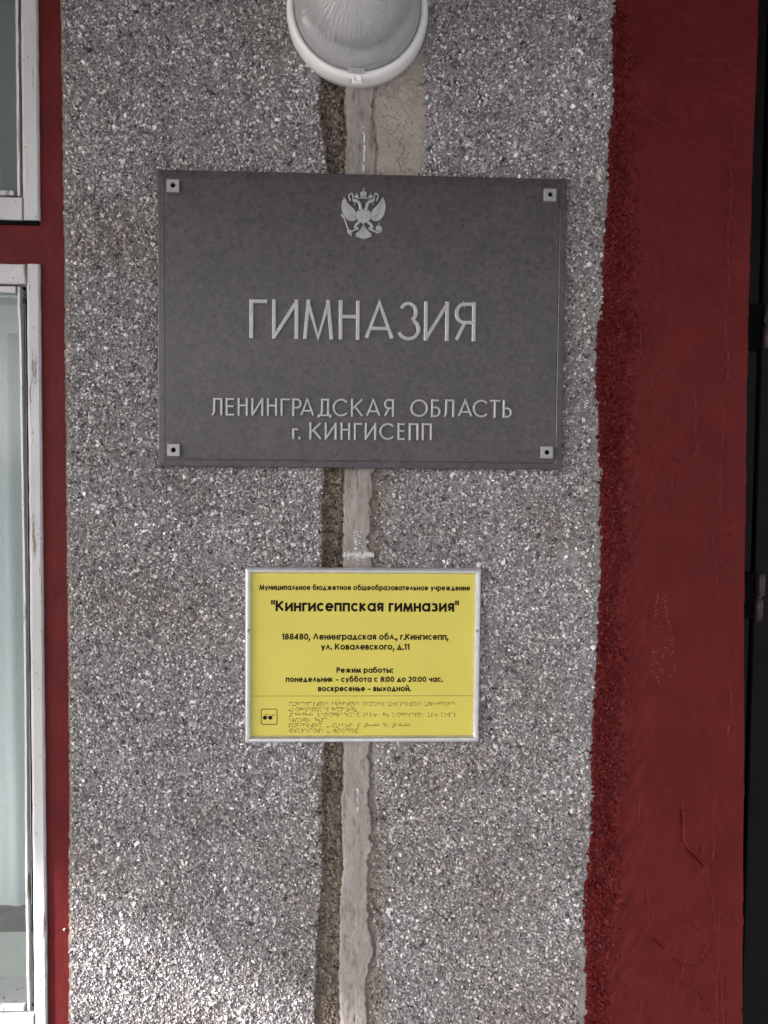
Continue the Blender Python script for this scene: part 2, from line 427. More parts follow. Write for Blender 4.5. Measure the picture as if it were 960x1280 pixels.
def pebble_dash():
    rng = np.random.default_rng(4)
    h = lambda x, y: .0012*fbm(x, y, 60, 3)+.0006*fbm(x, y, 6, 9)
    mk = lambda x, y: (x > XL(y)+wob(y, 9, 1.2, 1)) & (x < XR(y)+wob(y, 7, 2.5, 2)+3) & ((x < GL(y)+wob(y, 10, 2.5, 5)+1) | (x > GR(y)+wob(y, 8, 4, 6)-4))
    V, Q = grid_sheet(70, 775, -40, 1330, 2.0, h, mk)
    sp = 2.02
    gx, gy = np.meshgrid(np.arange(70, 775, sp), np.arange(-40, 1330, sp))
    gx = (gx+rng.uniform(-.5, .5, gx.shape)*sp*1.1).ravel(); gy = (gy+rng.uniform(-.5, .5, gy.shape)*sp*1.1).ravel()
    wl = wob(gy, 10, 2.5, 5); wr = wob(gy, 8, 4, 6)
    k = (gx > XL(gy)+1.5+wob(gy, 9, 1.2, 1)) & (gx < XR(gy)-.5+wob(gy, 7, 2.5, 2)+rng.normal(size=gx.shape)*1.6) & ~hidden(gx, gy)
    # bare bands of fine cement beside the red paint, and thinning towards the mortar chase
    bare = np.maximum(sstep(9, 1, XR(gy)-gx+fbm(gx, gy, 14, 77)*5)*.75, sstep(13, 6, XR(gy)-gx+fbm(gx, gy, 14, 77)*4)*sstep(1165, 1200, gy)*.97)
    inch = (gx > GL(gy)+wl) & (gx < GR(gy)+wr)
    fade = sstep(0, 14, gx-GR(gy)-wr+fbm(gx, gy, 10, 31)*6)
    k &= ~inch & (rng.uniform(0, 1, gx.shape) > bare) & ((gx < 430) | (rng.uniform(0, 1, gx.shape) < .35+.65*fade))
    # some stray stones lie on the rough mortar right of the strip
    stray = (gx > CR(gy)+6) & inch & (gy > 586) & (rng.uniform(0, 1, gx.shape) < .30*sstep(CR(gy)+4, GR(gy), gx)) & ~hidden(gx, gy)
    # thinner places and two dug-out spots
    thin = fbm(gx, gy, 28, 50, 3)
    k &= ~((thin > .40) & (rng.uniform(0, 1, gx.shape) < .5))
    k &= ~((((gx-711)/13)**2+((gy-700)/15)**2 < 1) & (rng.uniform(0, 1, gx.shape) < .75))
    k |= stray
    gx, gy = gx[k], gy[k]
    n = len(gx)
    size = np.clip(rng.lognormal(math.log(.00235), .33, n), .0013, .0068)
    size[rng.uniform(0, 1, n) < .0022] *= 1.7
    yy = -.0002-rng.uniform(-.0006, .0011, n)-h(gx, gy)
    Vs, Qs = stones(gx, gy, yy, size, rng)
    me = np_mesh('pebble_dash', np.concatenate([V, Vs]), np.concatenate([Q, Qs+len(V)]), False, np.r_[np.zeros(len(Q)), np.ones(len(Qs))])
    link('pebble_dash', me, [M['cement'], M['chips']], BLD)
pebble_dash()

def mortar():
    # brown bed of the chase
    bed_h = lambda x, y: -.0040-.0040*np.exp(-((x-CL(y)+.5)/1.6)**2)*sstep(.1, .5, vnoise(y, y*0, 40, 6))+.0030*fbm(x, y, 7, 21)+.0016*fbm(x*1.6, y, 2.6, 22)+.0035*sstep(8, -1, x-GL(y))
    bed_m = lambda x, y: (x > GL(y)-2+wob(y, 10, 2.5, 5)) & (x < CL(y)+4)
    V, Q = grid_sheet(380, 440, -20, 1310, 1.0, bed_h, bed_m)
    rng = np.random.default_rng(77)
    def cover(x0, x1, y0, y1, sp, keep, hf, sz):
        gx, gy = np.meshgrid(np.arange(x0, x1, sp), np.arange(y0, y1, sp))
        gx = (gx+rng.uniform(-.55, .55, gx.shape)*sp).ravel(); gy = (gy+rng.uniform(-.55, .55, gy.shape)*sp).ravel()
        k = keep(gx, gy) & ~hidden(gx, gy); gx, gy = gx[k], gy[k]; n = len(gx)
        return stones(gx, gy, -hf(gx, gy)-rng.uniform(-.0006, .0008, n), np.clip(rng.lognormal(math.log(sz), .32, n), .001, .006), rng)
    Vs, Qs = cover(380, 436, -10, 1300, 2.3, lambda x, y: (x > GL(y)-1.5+wob(y, 10, 2.5, 5)+rng.normal(size=x.shape)*1.4) & (x < CL(y)+.5-2.6*sstep(.3, .5, vnoise(y, y*0, 40, 6))*(y > 900)) & (rng.uniform(0, 1, x.shape) < .86-.5*sstep(940, 1150, y)), bed_h, .0025)
    o = link('groove_bed', np_mesh('groove_bed', np.concatenate([V, Vs]), np.concatenate([Q, Qs+len(V)]), False, np.r_[np.zeros(len(Q)), np.ones(len(Qs))]), [M['brown'], M['stained']], BLD)
    o['label'] = 'dark brown rough groove beside the mortar strip'
    # smooth strip in the middle
    def st_h(x, y):
        l = x-CL(y)-wob(y, 9, 1.8, 11)-np.abs(wob(y, 3.4, 2.6, 14)); r = CR(y)+wob(y, 8, 2.2, 12)-np.abs(wob(y, 3.6, 3.4, 15))-2.5*sstep(.55, .9, vnoise(y, y*0, 11, 19))-x
        e = np.minimum(l, r)
        h = .0008+.0010*fbm(x*2.2, y, 34, 41)+.0004*fbm(x, y, 5, 43)+.00028*fbm(x, y, 2.5, 42)-.0018*sstep(.42, .75, fbm(x, y*.6, 6, 44))-.0011*np.exp(-(fbm(x*1.6, y*.55, 30, 45)/.035)**2)*sstep(.1, .5, fbm(x, y, 60, 46))-.0065*sstep(1.6, -1.2, e)
        ck = np.abs(x-(446+3*fbm(y, y*0, 30, 5)))
        h -= .0012*np.exp(-(ck/.8)**2)*((y > 585) & (y < 612))
        return h
    st_m = lambda x, y: (x > CL(y)+wob(y, 9, 1.8, 11)-2) & (x < CR(y)+wob(y, 8, 2.2, 12)+2)
    V, Q = grid_sheet(415, 482, -20, 1310, 1.0, st_h, st_m)
    o = link('mortar_strip', np_mesh('mortar_strip', V, Q, True), M['strip'], BLD)
    o['label'] = 'smooth grey mortar strip filling the vertical chase'
    # rough mortar right of the strip below, speckled smooth patch above the plaque
    def ed_h(x, y):
        t = sstep(CR(y), GR(y), x)
        return -.0030+.0030*t+.0020*fbm(x, y, 6, 61)+.0009*fbm(x, y, 2.3, 62)
    ed_m = lambda x, y: (x > CR(y)-3) & (x < GR(y)+wob(y, 8, 4, 6)+2) & (y > 560) & ~hidden(x, y)
    V, Q = grid_sheet(452, 500, 560, 1310, 1.0, ed_h, ed_m)
    Vs, Qs = cover(452, 505, 575, 1300, 2.3, lambda x, y: (x > CR(y)+1.5) & (x < GR(y)+3+rng.normal(size=x.shape)*5.0+fbm(x, y, 25, 64)*6) & (rng.uniform(0, 1, x.shape) < .62), ed_h, .0024)
    o = link('mortar_edge', np_mesh('mortar_edge', np.concatenate([V, Vs]), np.concatenate([Q, Qs+len(V)]), False, np.r_[np.zeros(len(Q)), np.ones(len(Qs))]), [M['edge'], M['beige']], BLD)
    o['label'] = 'rough beige mortar right of the smooth strip'
    def pa_h(x, y):
        l = x-CR(y)-wob(y, 8, 2.2, 12); pit = fbm(x, y, 3.2, 72)
        rough = sstep(150, 105, y+fbm(x, y, 20, 9)*20)
        return .0004+.0006*fbm(x, y, 20, 71)-.0022*sstep(.40, .75, pit)-.0016*sstep(.09, .0, np.abs(fbm(x, y, 17, 75)))*sstep(60, 20, x-CR(y)+fbm(x, y, 12, 76)*16)-.003*sstep(3.0, -.5, np.abs(l-1))*.8-rough*.0018*np.abs(fbm(x, y, 7, 74))
    pa_m = lambda x, y: (x > CR(y)-1) & (x < GR(y)+wob(y, 8, 4, 6)+2) & (y < 232)
    V, Q = grid_sheet(455, 545, -20, 232, 1.0, pa_h, pa_m)
    o = link('mortar_patch', np_mesh('mortar_patch', V, Q, False), M['patch'], BLD)
    o['label'] = 'beige speckled mortar patch between lamp and plaque'
    # white paint marks on the strip
    rng = np.random.default_rng(8)
    def marks(L):
        px, py = np.array([p[0] for p in L]), np.array([p[1] for p in L]); n = len(px)
        V, Q = stones(px, py, np.full(n, -.0012), rng.uniform(.0010, .0023, n), rng, .6)
        link('paint_mark', np_mesh('paint_mark', V, Q), M['chalk'], BLD)['label'] = 'white paint drips on the mortar strip'
    marks([(455+.6*math.sin(y/9)+rng.normal()*.4, y) for y in np.arange(158, 216, .55) if vnoise(y, 0., 4, 3) > .30])
    marks([(rng.uniform(429, 467), 693+rng.normal()*1.7) for _ in range(150)]+[(445+rng.normal(), rng.uniform(663, 690)) for _ in range(26)]+[(449+rng.normal()*4, rng.uniform(664, 712)) for _ in range(30)])
    marks([(447+rng.normal()*.8, rng.uniform(985, 1015)) for _ in range(24)])
mortar()

def left_rim():
    f = lambda x, y: .0009+.0016*fbm(x, y, 5, 91)
    mk = lambda x, y: (x > XL(y)+wob(y, 9, 1.2, 1)-1.2) & (x < XL(y)+2.6+8*vnoise(x*0, y, 12, 4)**2) & (fbm(x, y, 7, 93) < .45)
    V, Q = grid_sheet(70, 98, -40, 1330, 1.0, f, mk)
    link('render_edge', np_mesh('render_edge', V, Q, False), M['edge'], BLD)
left_rim()

# red plaster on the right
def seg_dist(PX, PY, pts):
    best = np.full(PX.shape, 1e9); side = np.zeros(PX.shape)
    for (x0, y0), (x1, y1) in zip(pts[:-1], pts[1:]):
        dx, dy = x1-x0, y1-y0; L2 = dx*dx+dy*dy+1e-9
        t = np.clip(((PX-x0)*dx+(PY-y0)*dy)/L2, 0, 1)
        d = np.hypot(PX-x0-t*dx, PY-y0-t*dy)
        s = np.sign((PX-x0)*dy-(PY-y0)*dx)
        k = d < best; best = np.where(k, d, best); side = np.where(k, s, side)
    return best, side
CRACKS = [  # points, lip height (mm), groove depth (mm)
    ([(862, 74), (908, 74), (914, 84), (922, 87)], .35, .1), ([(924, 100), (926, 120), (920, 150), (917, 185), (911, 200), (915, 220), (917, 240), (912, 272), (909, 300), (911, 325), (913, 350), (912, 375), (907, 392), (908, 420), (911, 445), (909, 470)], .5, .15),
    ([(909, 470), (906, 500), (904, 540), (901, 590), (900, 630)], .3, .1), ([(856, 24), (862, 38)], .0, .6), ([(855, 460), (864, 468), (876, 470), (888, 480)], .35, .1),
    ([(868, 492), (870, 510), (869, 530), (871, 558)], .55, .15), ([(870, 560), (862, 570), (845, 576), (836, 566)], .0, .5), ([(836, 545), (835, 566)], .2, .2), ([(840, 596), (840, 612), (860, 596), (885, 592), (899, 592)], .3, .1),
    ([(804, 136), (816, 147), (836, 160)], .3, .1), ([(800, 405), (801, 430), (796, 445)], .5, .1), ([(892, 670), (894, 700), (897, 730), (898, 745)], .35, .1), ([(904, 645), (914, 652), (917, 666), (910, 668)], .0, .6),
    ([(910, 692), (918, 704), (908, 702)], .3, .2), ([(910, 815), (914, 835), (916, 842)], .5, .1), ([(912, 862), (913, 880), (915, 892), (912, 905)], .0, .8), ([(912, 905), (909, 925)], .5, .1), ([(868, 900), (878, 910), (888, 916)], .6, .1), ([(893, 885), (896, 900)], .3, .1),
    ([(856, 838), (874, 838)], .0, .3), ([(785, 870), (792, 900), (802, 914)], .3, .1), ([(830, 1052), (836, 1060), (820, 1070), (815, 1090), (806, 1094)], .2, .3), ([(854, 1014), (853, 1050), (861, 1062), (871, 1072), (880, 1083), (886, 1083)], .0, 1.2),
    ([(888, 1009), (881, 1022)], .5, .1), ([(888, 1009), (894, 1020), (890, 1032), (893, 1060), (890, 1078), (884, 1084)], .75, .15), ([(854, 1012), (886, 1011)], .3, .1), ([(886, 1020), (882, 1050), (878, 1064)], .3, .1), ([(873, 1060), (876, 1056), (879, 1068)], .3, .6),
    ([(884, 1086), (890, 1115), (896, 1160), (899, 1200), (903, 1240), (905, 1280)], .5, .2), ([(898, 1140), (898, 1200), (896, 1250), (897, 1290)], .4, .1), ([(811, 1155), (812, 1168), (830, 1184), (840, 1196), (856, 1206), (874, 1206), (878, 1198)], .0, 1.1),
    ([(859, 1150), (868, 1160), (878, 1170)], .7, .1), ([(880, 1164), (887, 1174), (884, 1186), (877, 1198)], .5, .2), ([(858, 1228), (870, 1240), (878, 1258), (884, 1264), (890, 1275)], .8, .15), ([(854, 1206), (850, 1222), (858, 1228)], .0, .4), ([(884, 1252), (905, 1255), (925, 1272)], .4, .4),
    ([(770, 1236), (790, 1240), (805, 1244), (800, 1270)], .3, .2), ([(805, 1080), (808, 1120), (815, 1148)], .0, .35), ([(800, 1000), (796, 1030)], .0, .3),
]
def wig(pts, seed, amp=1.6):
    out = []
    for (a, b) in zip(pts[:-1], pts[1:]):
        n = max(2, int(math.hypot(b[0]-a[0], b[1]-a[1])/5))
        for i in range(n):
            t = i/n; x = a[0]+(b[0]-a[0])*t; y = a[1]+(b[1]-a[1])*t
            out.append((x+float(fbm(x, y, 9, seed))*amp, y+float(fbm(x+50, y, 9, seed+1))*amp))
    out.append(pts[-1]); return out
RB = interp([(-120, 790), (0, 790), (320, 797), (480, 792), (640, 789), (700, 786), (800, 783), (960, 781), (1100, 776), (1200, 768), (1280, 764), (1400, 764)])
def red_plaster():
    x0, x1, y0, y1, st = 722, 956, -40, 1330, .85
    C = [(wig(p, i*3), a*2.4, b*1.9) for i, (p, a, b) in enumerate(CRACKS)]
    def h(PX, PY):
        e = PX-RB(PY)-fbm(PX, PY, 26, 15)*9
        r = sstep(14, -10, e)                               # 1 on the painted pebbles
        o = .0018*fbm(PX, PY, 90, 101, 3)+.0012*fbm(PX, PY*.5, 26, 102, 3)+.00042*fbm(PX+PY*.3, PY, 5, 103, 3)
        o += (.0024*fbm(PX+PY*.35, PY, 7.5, 104, 3)+.0010*fbm(PX, PY, 2.8, 105, 2))*r
        o += .0010*np.exp(-((e+2)/9)**2)                    # the lip where the plaster was feathered over the pebbles
        band = sstep(30, 4, np.abs(e-12)); o += band*.0015*fbm(PX+PY*.6, PY*.45, 11, 106, 3)
        nar = (PY > 330) & (PY < 640); o += nar*.0008*fbm(PX+PY*.35, PY, 5, 107, 2)*sstep(60, 10, e)
        for pts, lip, dep in C:
            xs = [p[0] for p in pts]; ys = [p[1] for p in pts]
            k = (PX > min(xs)-16) & (PX < max(xs)+16) & (PY > min(ys)-16) & (PY < max(ys)+16)
            if not k.any(): continue
            d, s = seg_dist(PX[k], PY[k], pts)
            v = .15+1.5*sstep(.25, .8, vnoise(PX[k], PY[k], 7, 55)); o[k] += .0008*lip*np.exp(-(d/.85)**2)*v - .0011*dep*np.exp(-(d/.8)**2)*v + .00055*max(lip, dep)*np.exp(-d/7)*s*v
        return o+.001
    mk = lambda x, y: (x > XR(y)+wob(y, 7, 2.5, 2)) & (x < XE(y)+wob(y, 14, .7, 8))
    V, Q = grid_sheet(x0, x1, y0, y1, st, h, mk)
    rng = np.random.default_rng(12)
    sp = 3.2
    gx, gy = np.meshgrid(np.arange(722, 805, sp), np.arange(-40, 1330, sp))
    gx = (gx+rng.uniform(-.5, .5, gx.shape)*sp).ravel(); gy = (gy+rng.uniform(-.5, .5, gy.shape)*sp).ravel()
    e = gx-RB(gy)-fbm(gx, gy, 26, 15)*9
    k = (gx > XR(gy)+wob(gy, 7, 2.5, 2)+.6+rng.normal(size=gx.shape)*1.5) & (rng.uniform(0, 1, gx.shape) < sstep(6, -18, e)*.85)
    gx, gy = gx[k], gy[k]; n = len(gx); e = e[k]
    size = np.clip(rng.lognormal(math.log(.0038), .28, n), .0022, .007)
    hv = h(gx, gy)
    bury = .0013*sstep(-30, 2, e)
    Vs, Qs = stones(gx, gy, -hv-.0002-rng.uniform(-.0005, .0008, n)+bury, size, rng)
    me = np_mesh('red_plaster', np.concatenate([V, Vs]), np.concatenate([Q, Qs+len(V)]), np.r_[np.ones(len(Q), bool), np.zeros(len(Qs), bool)], np.r_[np.zeros(len(Q)), np.ones(len(Qs))])
    o = link('red_plaster', me, [M['red'], M['redrough']], BLD)
    o['label'] = 'dark red painted plaster band with cracks and rough left edge'
    # scuffed place: specks of bare plaster
    n = 240; py = rng.uniform(744, 856, n); hw = np.interp(py, [744, 760, 800, 840, 856], [5, 8, 13, 15, 4])
    px = 828+(py-800)*.03+hw*np.where(rng.uniform(0, 1, n) < .45, rng.uniform(-1, 1, n), np.sign(rng.uniform(-1, 1, n))*(1-np.abs(rng.normal(size=n))*.16))
    k = vnoise(px, py, 9, 66) > .38; px, py = px[k], py[k]; n = len(px)
    V, Q = stones(px, py, -h(px, py)-.00005, rng.uniform(.0005, .0014, n), rng, .3)
    m = Mat('worn_paint_specks', (.30, .13, .13), .6).m
    link('paint_scuff', np_mesh('paint_scuff', V, Q), m, BLD)
red_plaster()

# wall body behind, with window and door openings, the facade outside the frame, and an added shading canopy
def px_x(px, py=640): return float(U(px, py)[0])
def px_z(py, px=480): return float(U(px, py)[1])
WX1 = px_x(66, 640); WX0 = WX1-1.25
DX0 = px_x(941, 640)-.020; DX1 = DX0+1.05
LZ0, LZ1 = px_z(1284, 40), px_z(331, 45)
UZ0, UZ1 = px_z(276, 45), px_z(276, 45)+.55
def body():
    b = MB()
    yb, yf = .42, .012
    b.box(-6, WX0, yf, yb, -.02, 4.4); b.box(WX1, DX0, yf, yb, -.02, 4.4); b.box(DX1, 5, yf, yb, -.02, 4.4)
    b.box(WX0, WX1, yf, yb, -.02, LZ0-.002); b.box(WX0, WX1, yf, yb, UZ1+.002, 4.4); b.box(WX0, WX1, yf, yb, LZ1+.004, UZ0-.004)
    b.box(DX0, DX1, yf, yb, 2.25, 4.4)
    o = b.build('wall_body', M['body'], BLD)
    # the rendered front of the same wall where the photograph does not reach
    b = MB()
    zt, zb = px_z(-36), px_z(1326)
    xa, xb = px_x(84), px_x(926)
    b.box(xa, xb, -.0005, .0118, zt, 4.4); b.build('wall_render', M['body'], BLD); b = MB(); b.box(xa, xb, -.0005, .0118, -.02, zb)
    b.build('wall_render', M['body'], BLD)
    b = MB(); b.box(-3.04, 3.2, -2.2, -.001, 2.46, 2.64)  # unseen canopy, added and sized to darken the wall top and edge the sun patch
    b.build('shade_canopy', M['canopy'], BLD)
body()

def red_surround():
    yd = .0015
    lw = (-1210, 44, 338, 1268); uw = (-1210, 40, -400, 268)
    def h(x, y): return .0004*fbm(x, y, 40, 201, 3)+.00012*fbm(x, y*.4, 5, 202, 2)
    def mk(x, y):
        inl = (x > lw[0]) & (x < lw[1]) & (y > lw[2]) & (y < lw[3]); inu = (x > uw[0]) & (x < uw[1]) & (y > uw[2]) & (y < uw[3])
        return ~(inl | inu) & (x < XL(y)+3)
    V, Q = grid_sheet(-140, 94, -60, 1340, 2.0, h, mk, yd)
    # flecks of plaster and dirt stuck in the paint
    rng = np.random.default_rng(30); n = 70
    px = rng.uniform(54, 84, n); py = rng.uniform(330, 1275, n)
    Vs, Qs = stones(px, py, np.full(n, yd-.0003), rng.uniform(.0006, .0014, n), rng, .6)
    me = np_mesh('window_surround', np.concatenate([V, Vs]), np.concatenate([Q, Qs+len(V)]), False)
    o = link('window_surround', me, M['redboard'], BLD); o['label'] = 'smooth dark red painted band round the windows'
    g = MB(); g.box(-.9, float(U(48.5, 277, .0)[0]), -.0006, .0060, UZ0-.0052, UZ0-.0006); o = g.build('shadow_strip', M['black'], BLD); o['label'] = 'black strip standing in for the shadow under the upper window frame'  # solid black bar drawn in place of the shadow line below the frame
    V, Q = stones(np.array([80.]), np.array([1162.5]), np.array([yd-.0007]), np.array([.0030]), rng, .6)
    link('plaster_fleck', np_mesh('plaster_fleck', V, Q), M['chalk'], BLD)
red_surround()

def rough_bar(b, x0, x1, y0, y1, z0, z1, ch, rng, vert=True, n=60):
    """A painted timber bar whose front edges wander by a fraction of a millimetre."""
    ring = []
    for i in range(n+1):
        t = i/n
        j = [rng.gauss(0, .00016) for _ in range(6)]
        if vert:
            z = z0+(z1-z0)*t
            ring.append([(x0+j[0], y1, z), (x0+j[0], y0+ch, z), (x0+ch+j[1], y0+j[4]*.5, z), (x1-ch*.4+j[2], y0+j[5]*.5, z), (x1+j[3], y0+ch*.4, z), (x1, y1, z)])
        else:
            x = x0+(x1-x0)*t
            ring.append([(x, y1, z0+j[0]), (x, y0+ch*.4, z0+j[0]), (x, y0+j[4]*.5, z0+ch*.4+j[1]), (x, y0+j[5]*.5, z1-ch*.4+j[2]), (x, y0+ch*.4, z1+j[3]), (x, y1, z1)])
    v = [p for r in ring for p in r]; f = []
    for i in range(n):
        for k in range(6):
            a = i*6+k; c = i*6+(k+1) % 6; f.append((a, c, c+6, a+6))
    f += [tuple(range(6)), tuple(range(n*6, n*6+6))]
    b.add(v, f)

def window(name_px, x_in, x_bead, x_glass, z0, z1, bot, top, curtain):
    """One casement: frame (the part), glazing beads and pane (its pieces)."""
    rng = random.Random(5 if curtain else 6)
    yf = -.0035
    xo = float(U(name_px[0], name_px[1], yf)[0]); X0 = WX0+.006
    xi = float(U(x_in, name_px[1], yf)[0]); xb = float(U(x_bead, name_px[1], yf+.006)[0]); xg = float(U(x_glass, name_px[1], yf+.006)[0])
    b = MB()
    rough_bar(b, xi, xo, yf, .075, z0, z1, .0045, rng)                                            # right stile
    rough_bar(b, X0, X0+.045, yf, .075, z0, z1, .003, rng)
    rough_bar(b, X0+.0452, xi-.0002, yf+.0008, .075, z0, z0+bot, .003, rng, False, 120)           # rails
    rough_bar(b, X0+.0452, xi-.0002, yf+.0008, .075, z1-top, z1, .003, rng, False, 120)
    xm = X0+.60
    rough_bar(b, xm, xm+.05, yf+.0014, .075, z0+bot+.0002, z1-top-.0002, .003, rng)
    fr = b.build('window', M['white'], BLD)
    fr['label'] = 'lower white casement window with pale curtain behind glass' if curtain else 'upper white casement window with dark glass'
    g = .0026
    zz0, zz1 = z0+bot+g, z1-top-g
    b = MB()
    n = 40; hw = (xb-xg)
    # the right bead has sprung away a little from its rebate
    ring = []
    for i in range(n+1):
        t = i/n; z = zz0+(zz1-zz0)*t
        bow = (.0022*math.exp(-((1-t)/.06)**2)+.0006*math.sin(t*9))*(1 if curtain else .25)
        a = xg-bow; c = xb-bow; j = rng.gauss(0, .00015)
        ring.append([(a, yf+.012, z), (a+j, yf+.0065, z), (c+j, yf+.0035, z), (c, yf+.012, z)])
    v = [p for r in ring for p in r]
    f = [(i*4+k, i*4+(k+1) % 4, i*4+4+(k+1) % 4, i*4+4+k) for i in range(n) for k in range(4)]+[(0, 1, 2, 3), tuple(range(4*n, 4*n+4))]
    b.add(v, f)
    for (a, c) in ((xm+.053, xg-.004), (X0+.048, xm-.003)):
        rough_bar(b, a, c, yf+.0038, yf+.012, zz0, zz0+.0062, .002, rng, False, 60)
        rough_bar(b, a, c, yf+.0038, yf+.012, zz1-.0075, zz1, .002, rng, False, 60)
    b.build('glazing_bead', M['white'], fr)
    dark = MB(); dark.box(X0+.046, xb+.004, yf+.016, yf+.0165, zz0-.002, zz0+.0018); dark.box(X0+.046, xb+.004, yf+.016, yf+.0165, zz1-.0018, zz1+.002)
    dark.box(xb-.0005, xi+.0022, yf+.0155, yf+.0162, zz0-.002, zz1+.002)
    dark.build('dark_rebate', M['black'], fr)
    p = MB(); p.box(X0+.046, xb-.0006, yf+.0105, yf+.0140, zz0+.002, zz1-.002)
    p.build('pane', M['glass'], fr)
    # inner sash a little behind the outer one
    yi = .16
    s = MB(); xs = xo-.02
    ra = float(U(10, 1238, yi)[1]) if curtain else z0+.012; rb = float(U(10, 1210, yi)[1]) if curtain else z0+.06
    s.box(X0+.02, xs, yi, yi+.018, ra, rb, .003); s.box(X0+.02, xs, yi, yi+.05, z1-.045, z1-.012, .003)
    s.box(X0+.02, X0+.05, yi+.001, yi+.05, rb+.0005, z1-.0455, .003); s.box(xs-.012, xs, yi+.001, yi+.05, rb+.0005, z1-.0455, .003)
    s.build('inner_sash', M['sill'], fr)
    q = MB(); q.box(X0+.004, xo-.002, .0755, yi+.05, z0-.03, z0-.0005); q.build('sill_board', M['sill'], fr)
    return fr
window((52, 640), 34.5, 31.0, 27.2, LZ0, LZ1, .018, .0235, True)
window((47.5, 140), 25.6, 24.9, 20.5, UZ0, UZ1, .027, .034, False)

def rooms():
    b = MB(); x0, x1, y0, y1, z0, z1 = -2.6, WX1+.5, .421, 3.2, .4, 3.2
    v = [(x, y, z) for z in (z0, z1) for y in (y0, y1) for x in (x0, x1)]
    b.add(v, [(2, 3, 7, 6), (0, 2, 6, 4), (1, 5, 7, 3), (0, 1, 3, 2), (4, 6, 7, 5)])
    b.build('room_lining', M['room'], BLD)
    b = MB()
    xs = np.linspace(WX0-.1, WX1+.12, 260)
    zt, zb = LZ1+.10, float(U(10, 1172, .285)[1])
    v = []; 
    for r in range(14):
        t = r/13; z = zb+(zt-zb)*t
        for x in xs:
            a = .011*math.sin(x*95+.6*math.sin(x*31)+t*.4)+.006*math.sin(x*211+1.1*t)+.012*math.sin(x*19)
            v.append((x, .285+a*(.12+.8*t**.5), z+.0006*math.sin(x*60)*(1-t)))
    n = len(xs)
    b.add(v, [(r*n+i, r*n+i+1, (r+1)*n+i+1, (r+1)*n+i) for r in range(13) for i in range(n-1)], True)
    o = b.build('curtain', M['curtain'])
    props(o, 'pale translucent curtain hanging inside behind the lower window', 'curtain')
def upper_curtain():
    b = MB(); xs = np.linspace(WX0-.1, WX1+.10, 120); v = []
    for t in np.linspace(0, 1, 6):
        v += [(x, .46+.014*math.sin(x*44)+.008*math.sin(x*101+t), UZ0-.02+t*.75) for x in xs]
    n = len(xs)
    b.add(v, [(r*n+i, r*n+i+1, (r+1)*n+i+1, (r+1)*n+i) for r in range(5) for i in range(n-1)], True)
    m = Mat('dull_green_cloth', (.62, .70, .67), .9).m
    props(b.build('curtain', m), 'dim grey green curtain hanging far back behind the upper window', 'curtain')
rooms(); upper_curtain()

# ------------------------------------------------------------------ door on the far right
def door():
    yd = .085
    X = lambda p, y: float(U(p, 640, y)[0])
    fx0 = DX0-.0; fx1 = X(941.2, yd)
    b = MB()
    b.box(DX0+.001, fx1, yd, yd+.09, 0, 2.24, .0012)
    b.box(DX0+.001, DX0+.018, yd-.03, yd-.0002, 0, 2.24, .001)
    b.box(fx1+.0002, DX1-.0602, yd+.0005, yd+.09, 2.18, 2.24, .002); b.box(DX1-.06, DX1, yd, yd+.09, 0, 2.24, .002)
    f = b.build('door_frame', M['door'], BLD); f['label'] = 'black brown steel door frame'
    b = MB(); lx0 = X(943.6, yd); lx1 = DX1-.066
    b.box(lx0, lx1, yd-.004, yd+.06, .01, 2.172, .0018)
    b.box(lx0+.06, lx1-.06, yd-.010, yd-.0042, .25, .95, .004); b.box(lx0+.06, lx1-.06, yd-.010, yd-.0042, 1.1, 2.0, .004)
    d = b.build('door', M['door'], BLD); d['label'] = 'dark brown steel door on barrel hinges'
    for (t, m1, m2, bt) in ((717, 745, 748, 775), (378, 405, 407.5, 436)):
        ya = yd-.016
        cx = X(952.2, ya); r = abs(X(958, ya)-X(946.4, ya))/2
        def Z(p): return float(U(952, p, ya)[1])
        b = MB()
        def barrel(cx, z0, z1):
            n = 20; v = []
            for z, rr in ((z0, r*.82), (z0+.001, r), (z1-.001, r), (z1, r*.82)):
                v += [(cx+rr*math.cos(2*math.pi*i/n), ya+rr*math.sin(2*math.pi*i/n), z) for i in range(n)]
            f = [(k*n+i, k*n+(i+1) % n, (k+1)*n+(i+1) % n, (k+1)*n+i) for k in range(3) for i in range(n)]
            b.add(v, f, True); b.add(v[:n], [tuple(range(n))]); b.add(v[-n:], [tuple(range(n))])
        barrel(cx+.0012, Z(m1), Z(t)); barrel(cx-.0008, Z(bt), Z(m2))
        n = 14; zc0, zc1 = Z(m2), Z(m1)
        v = [(cx+r*.55*math.cos(2*math.pi*i/n), ya+r*.55*math.sin(2*math.pi*i/n), z) for z in (zc0, zc1) for i in range(n)]
        b.add(v, [(i, (i+1) % n, n+(i+1) % n, n+i) for i in range(n)], True)
        b.box(cx-.003, cx+.0035, ya+r*.7, yd-.0045, Z(m1)+.001, Z(t)-.001)
        b.build('hinge', M['hinge'], d)
        b = MB(); b.box(DX0+.0185, cx-.0036, ya+r*.75, yd-.0005, Z(bt)+.0005, Z(t)-.0005, .0008); b.build('hinge_plate', M['black'], d)
door()

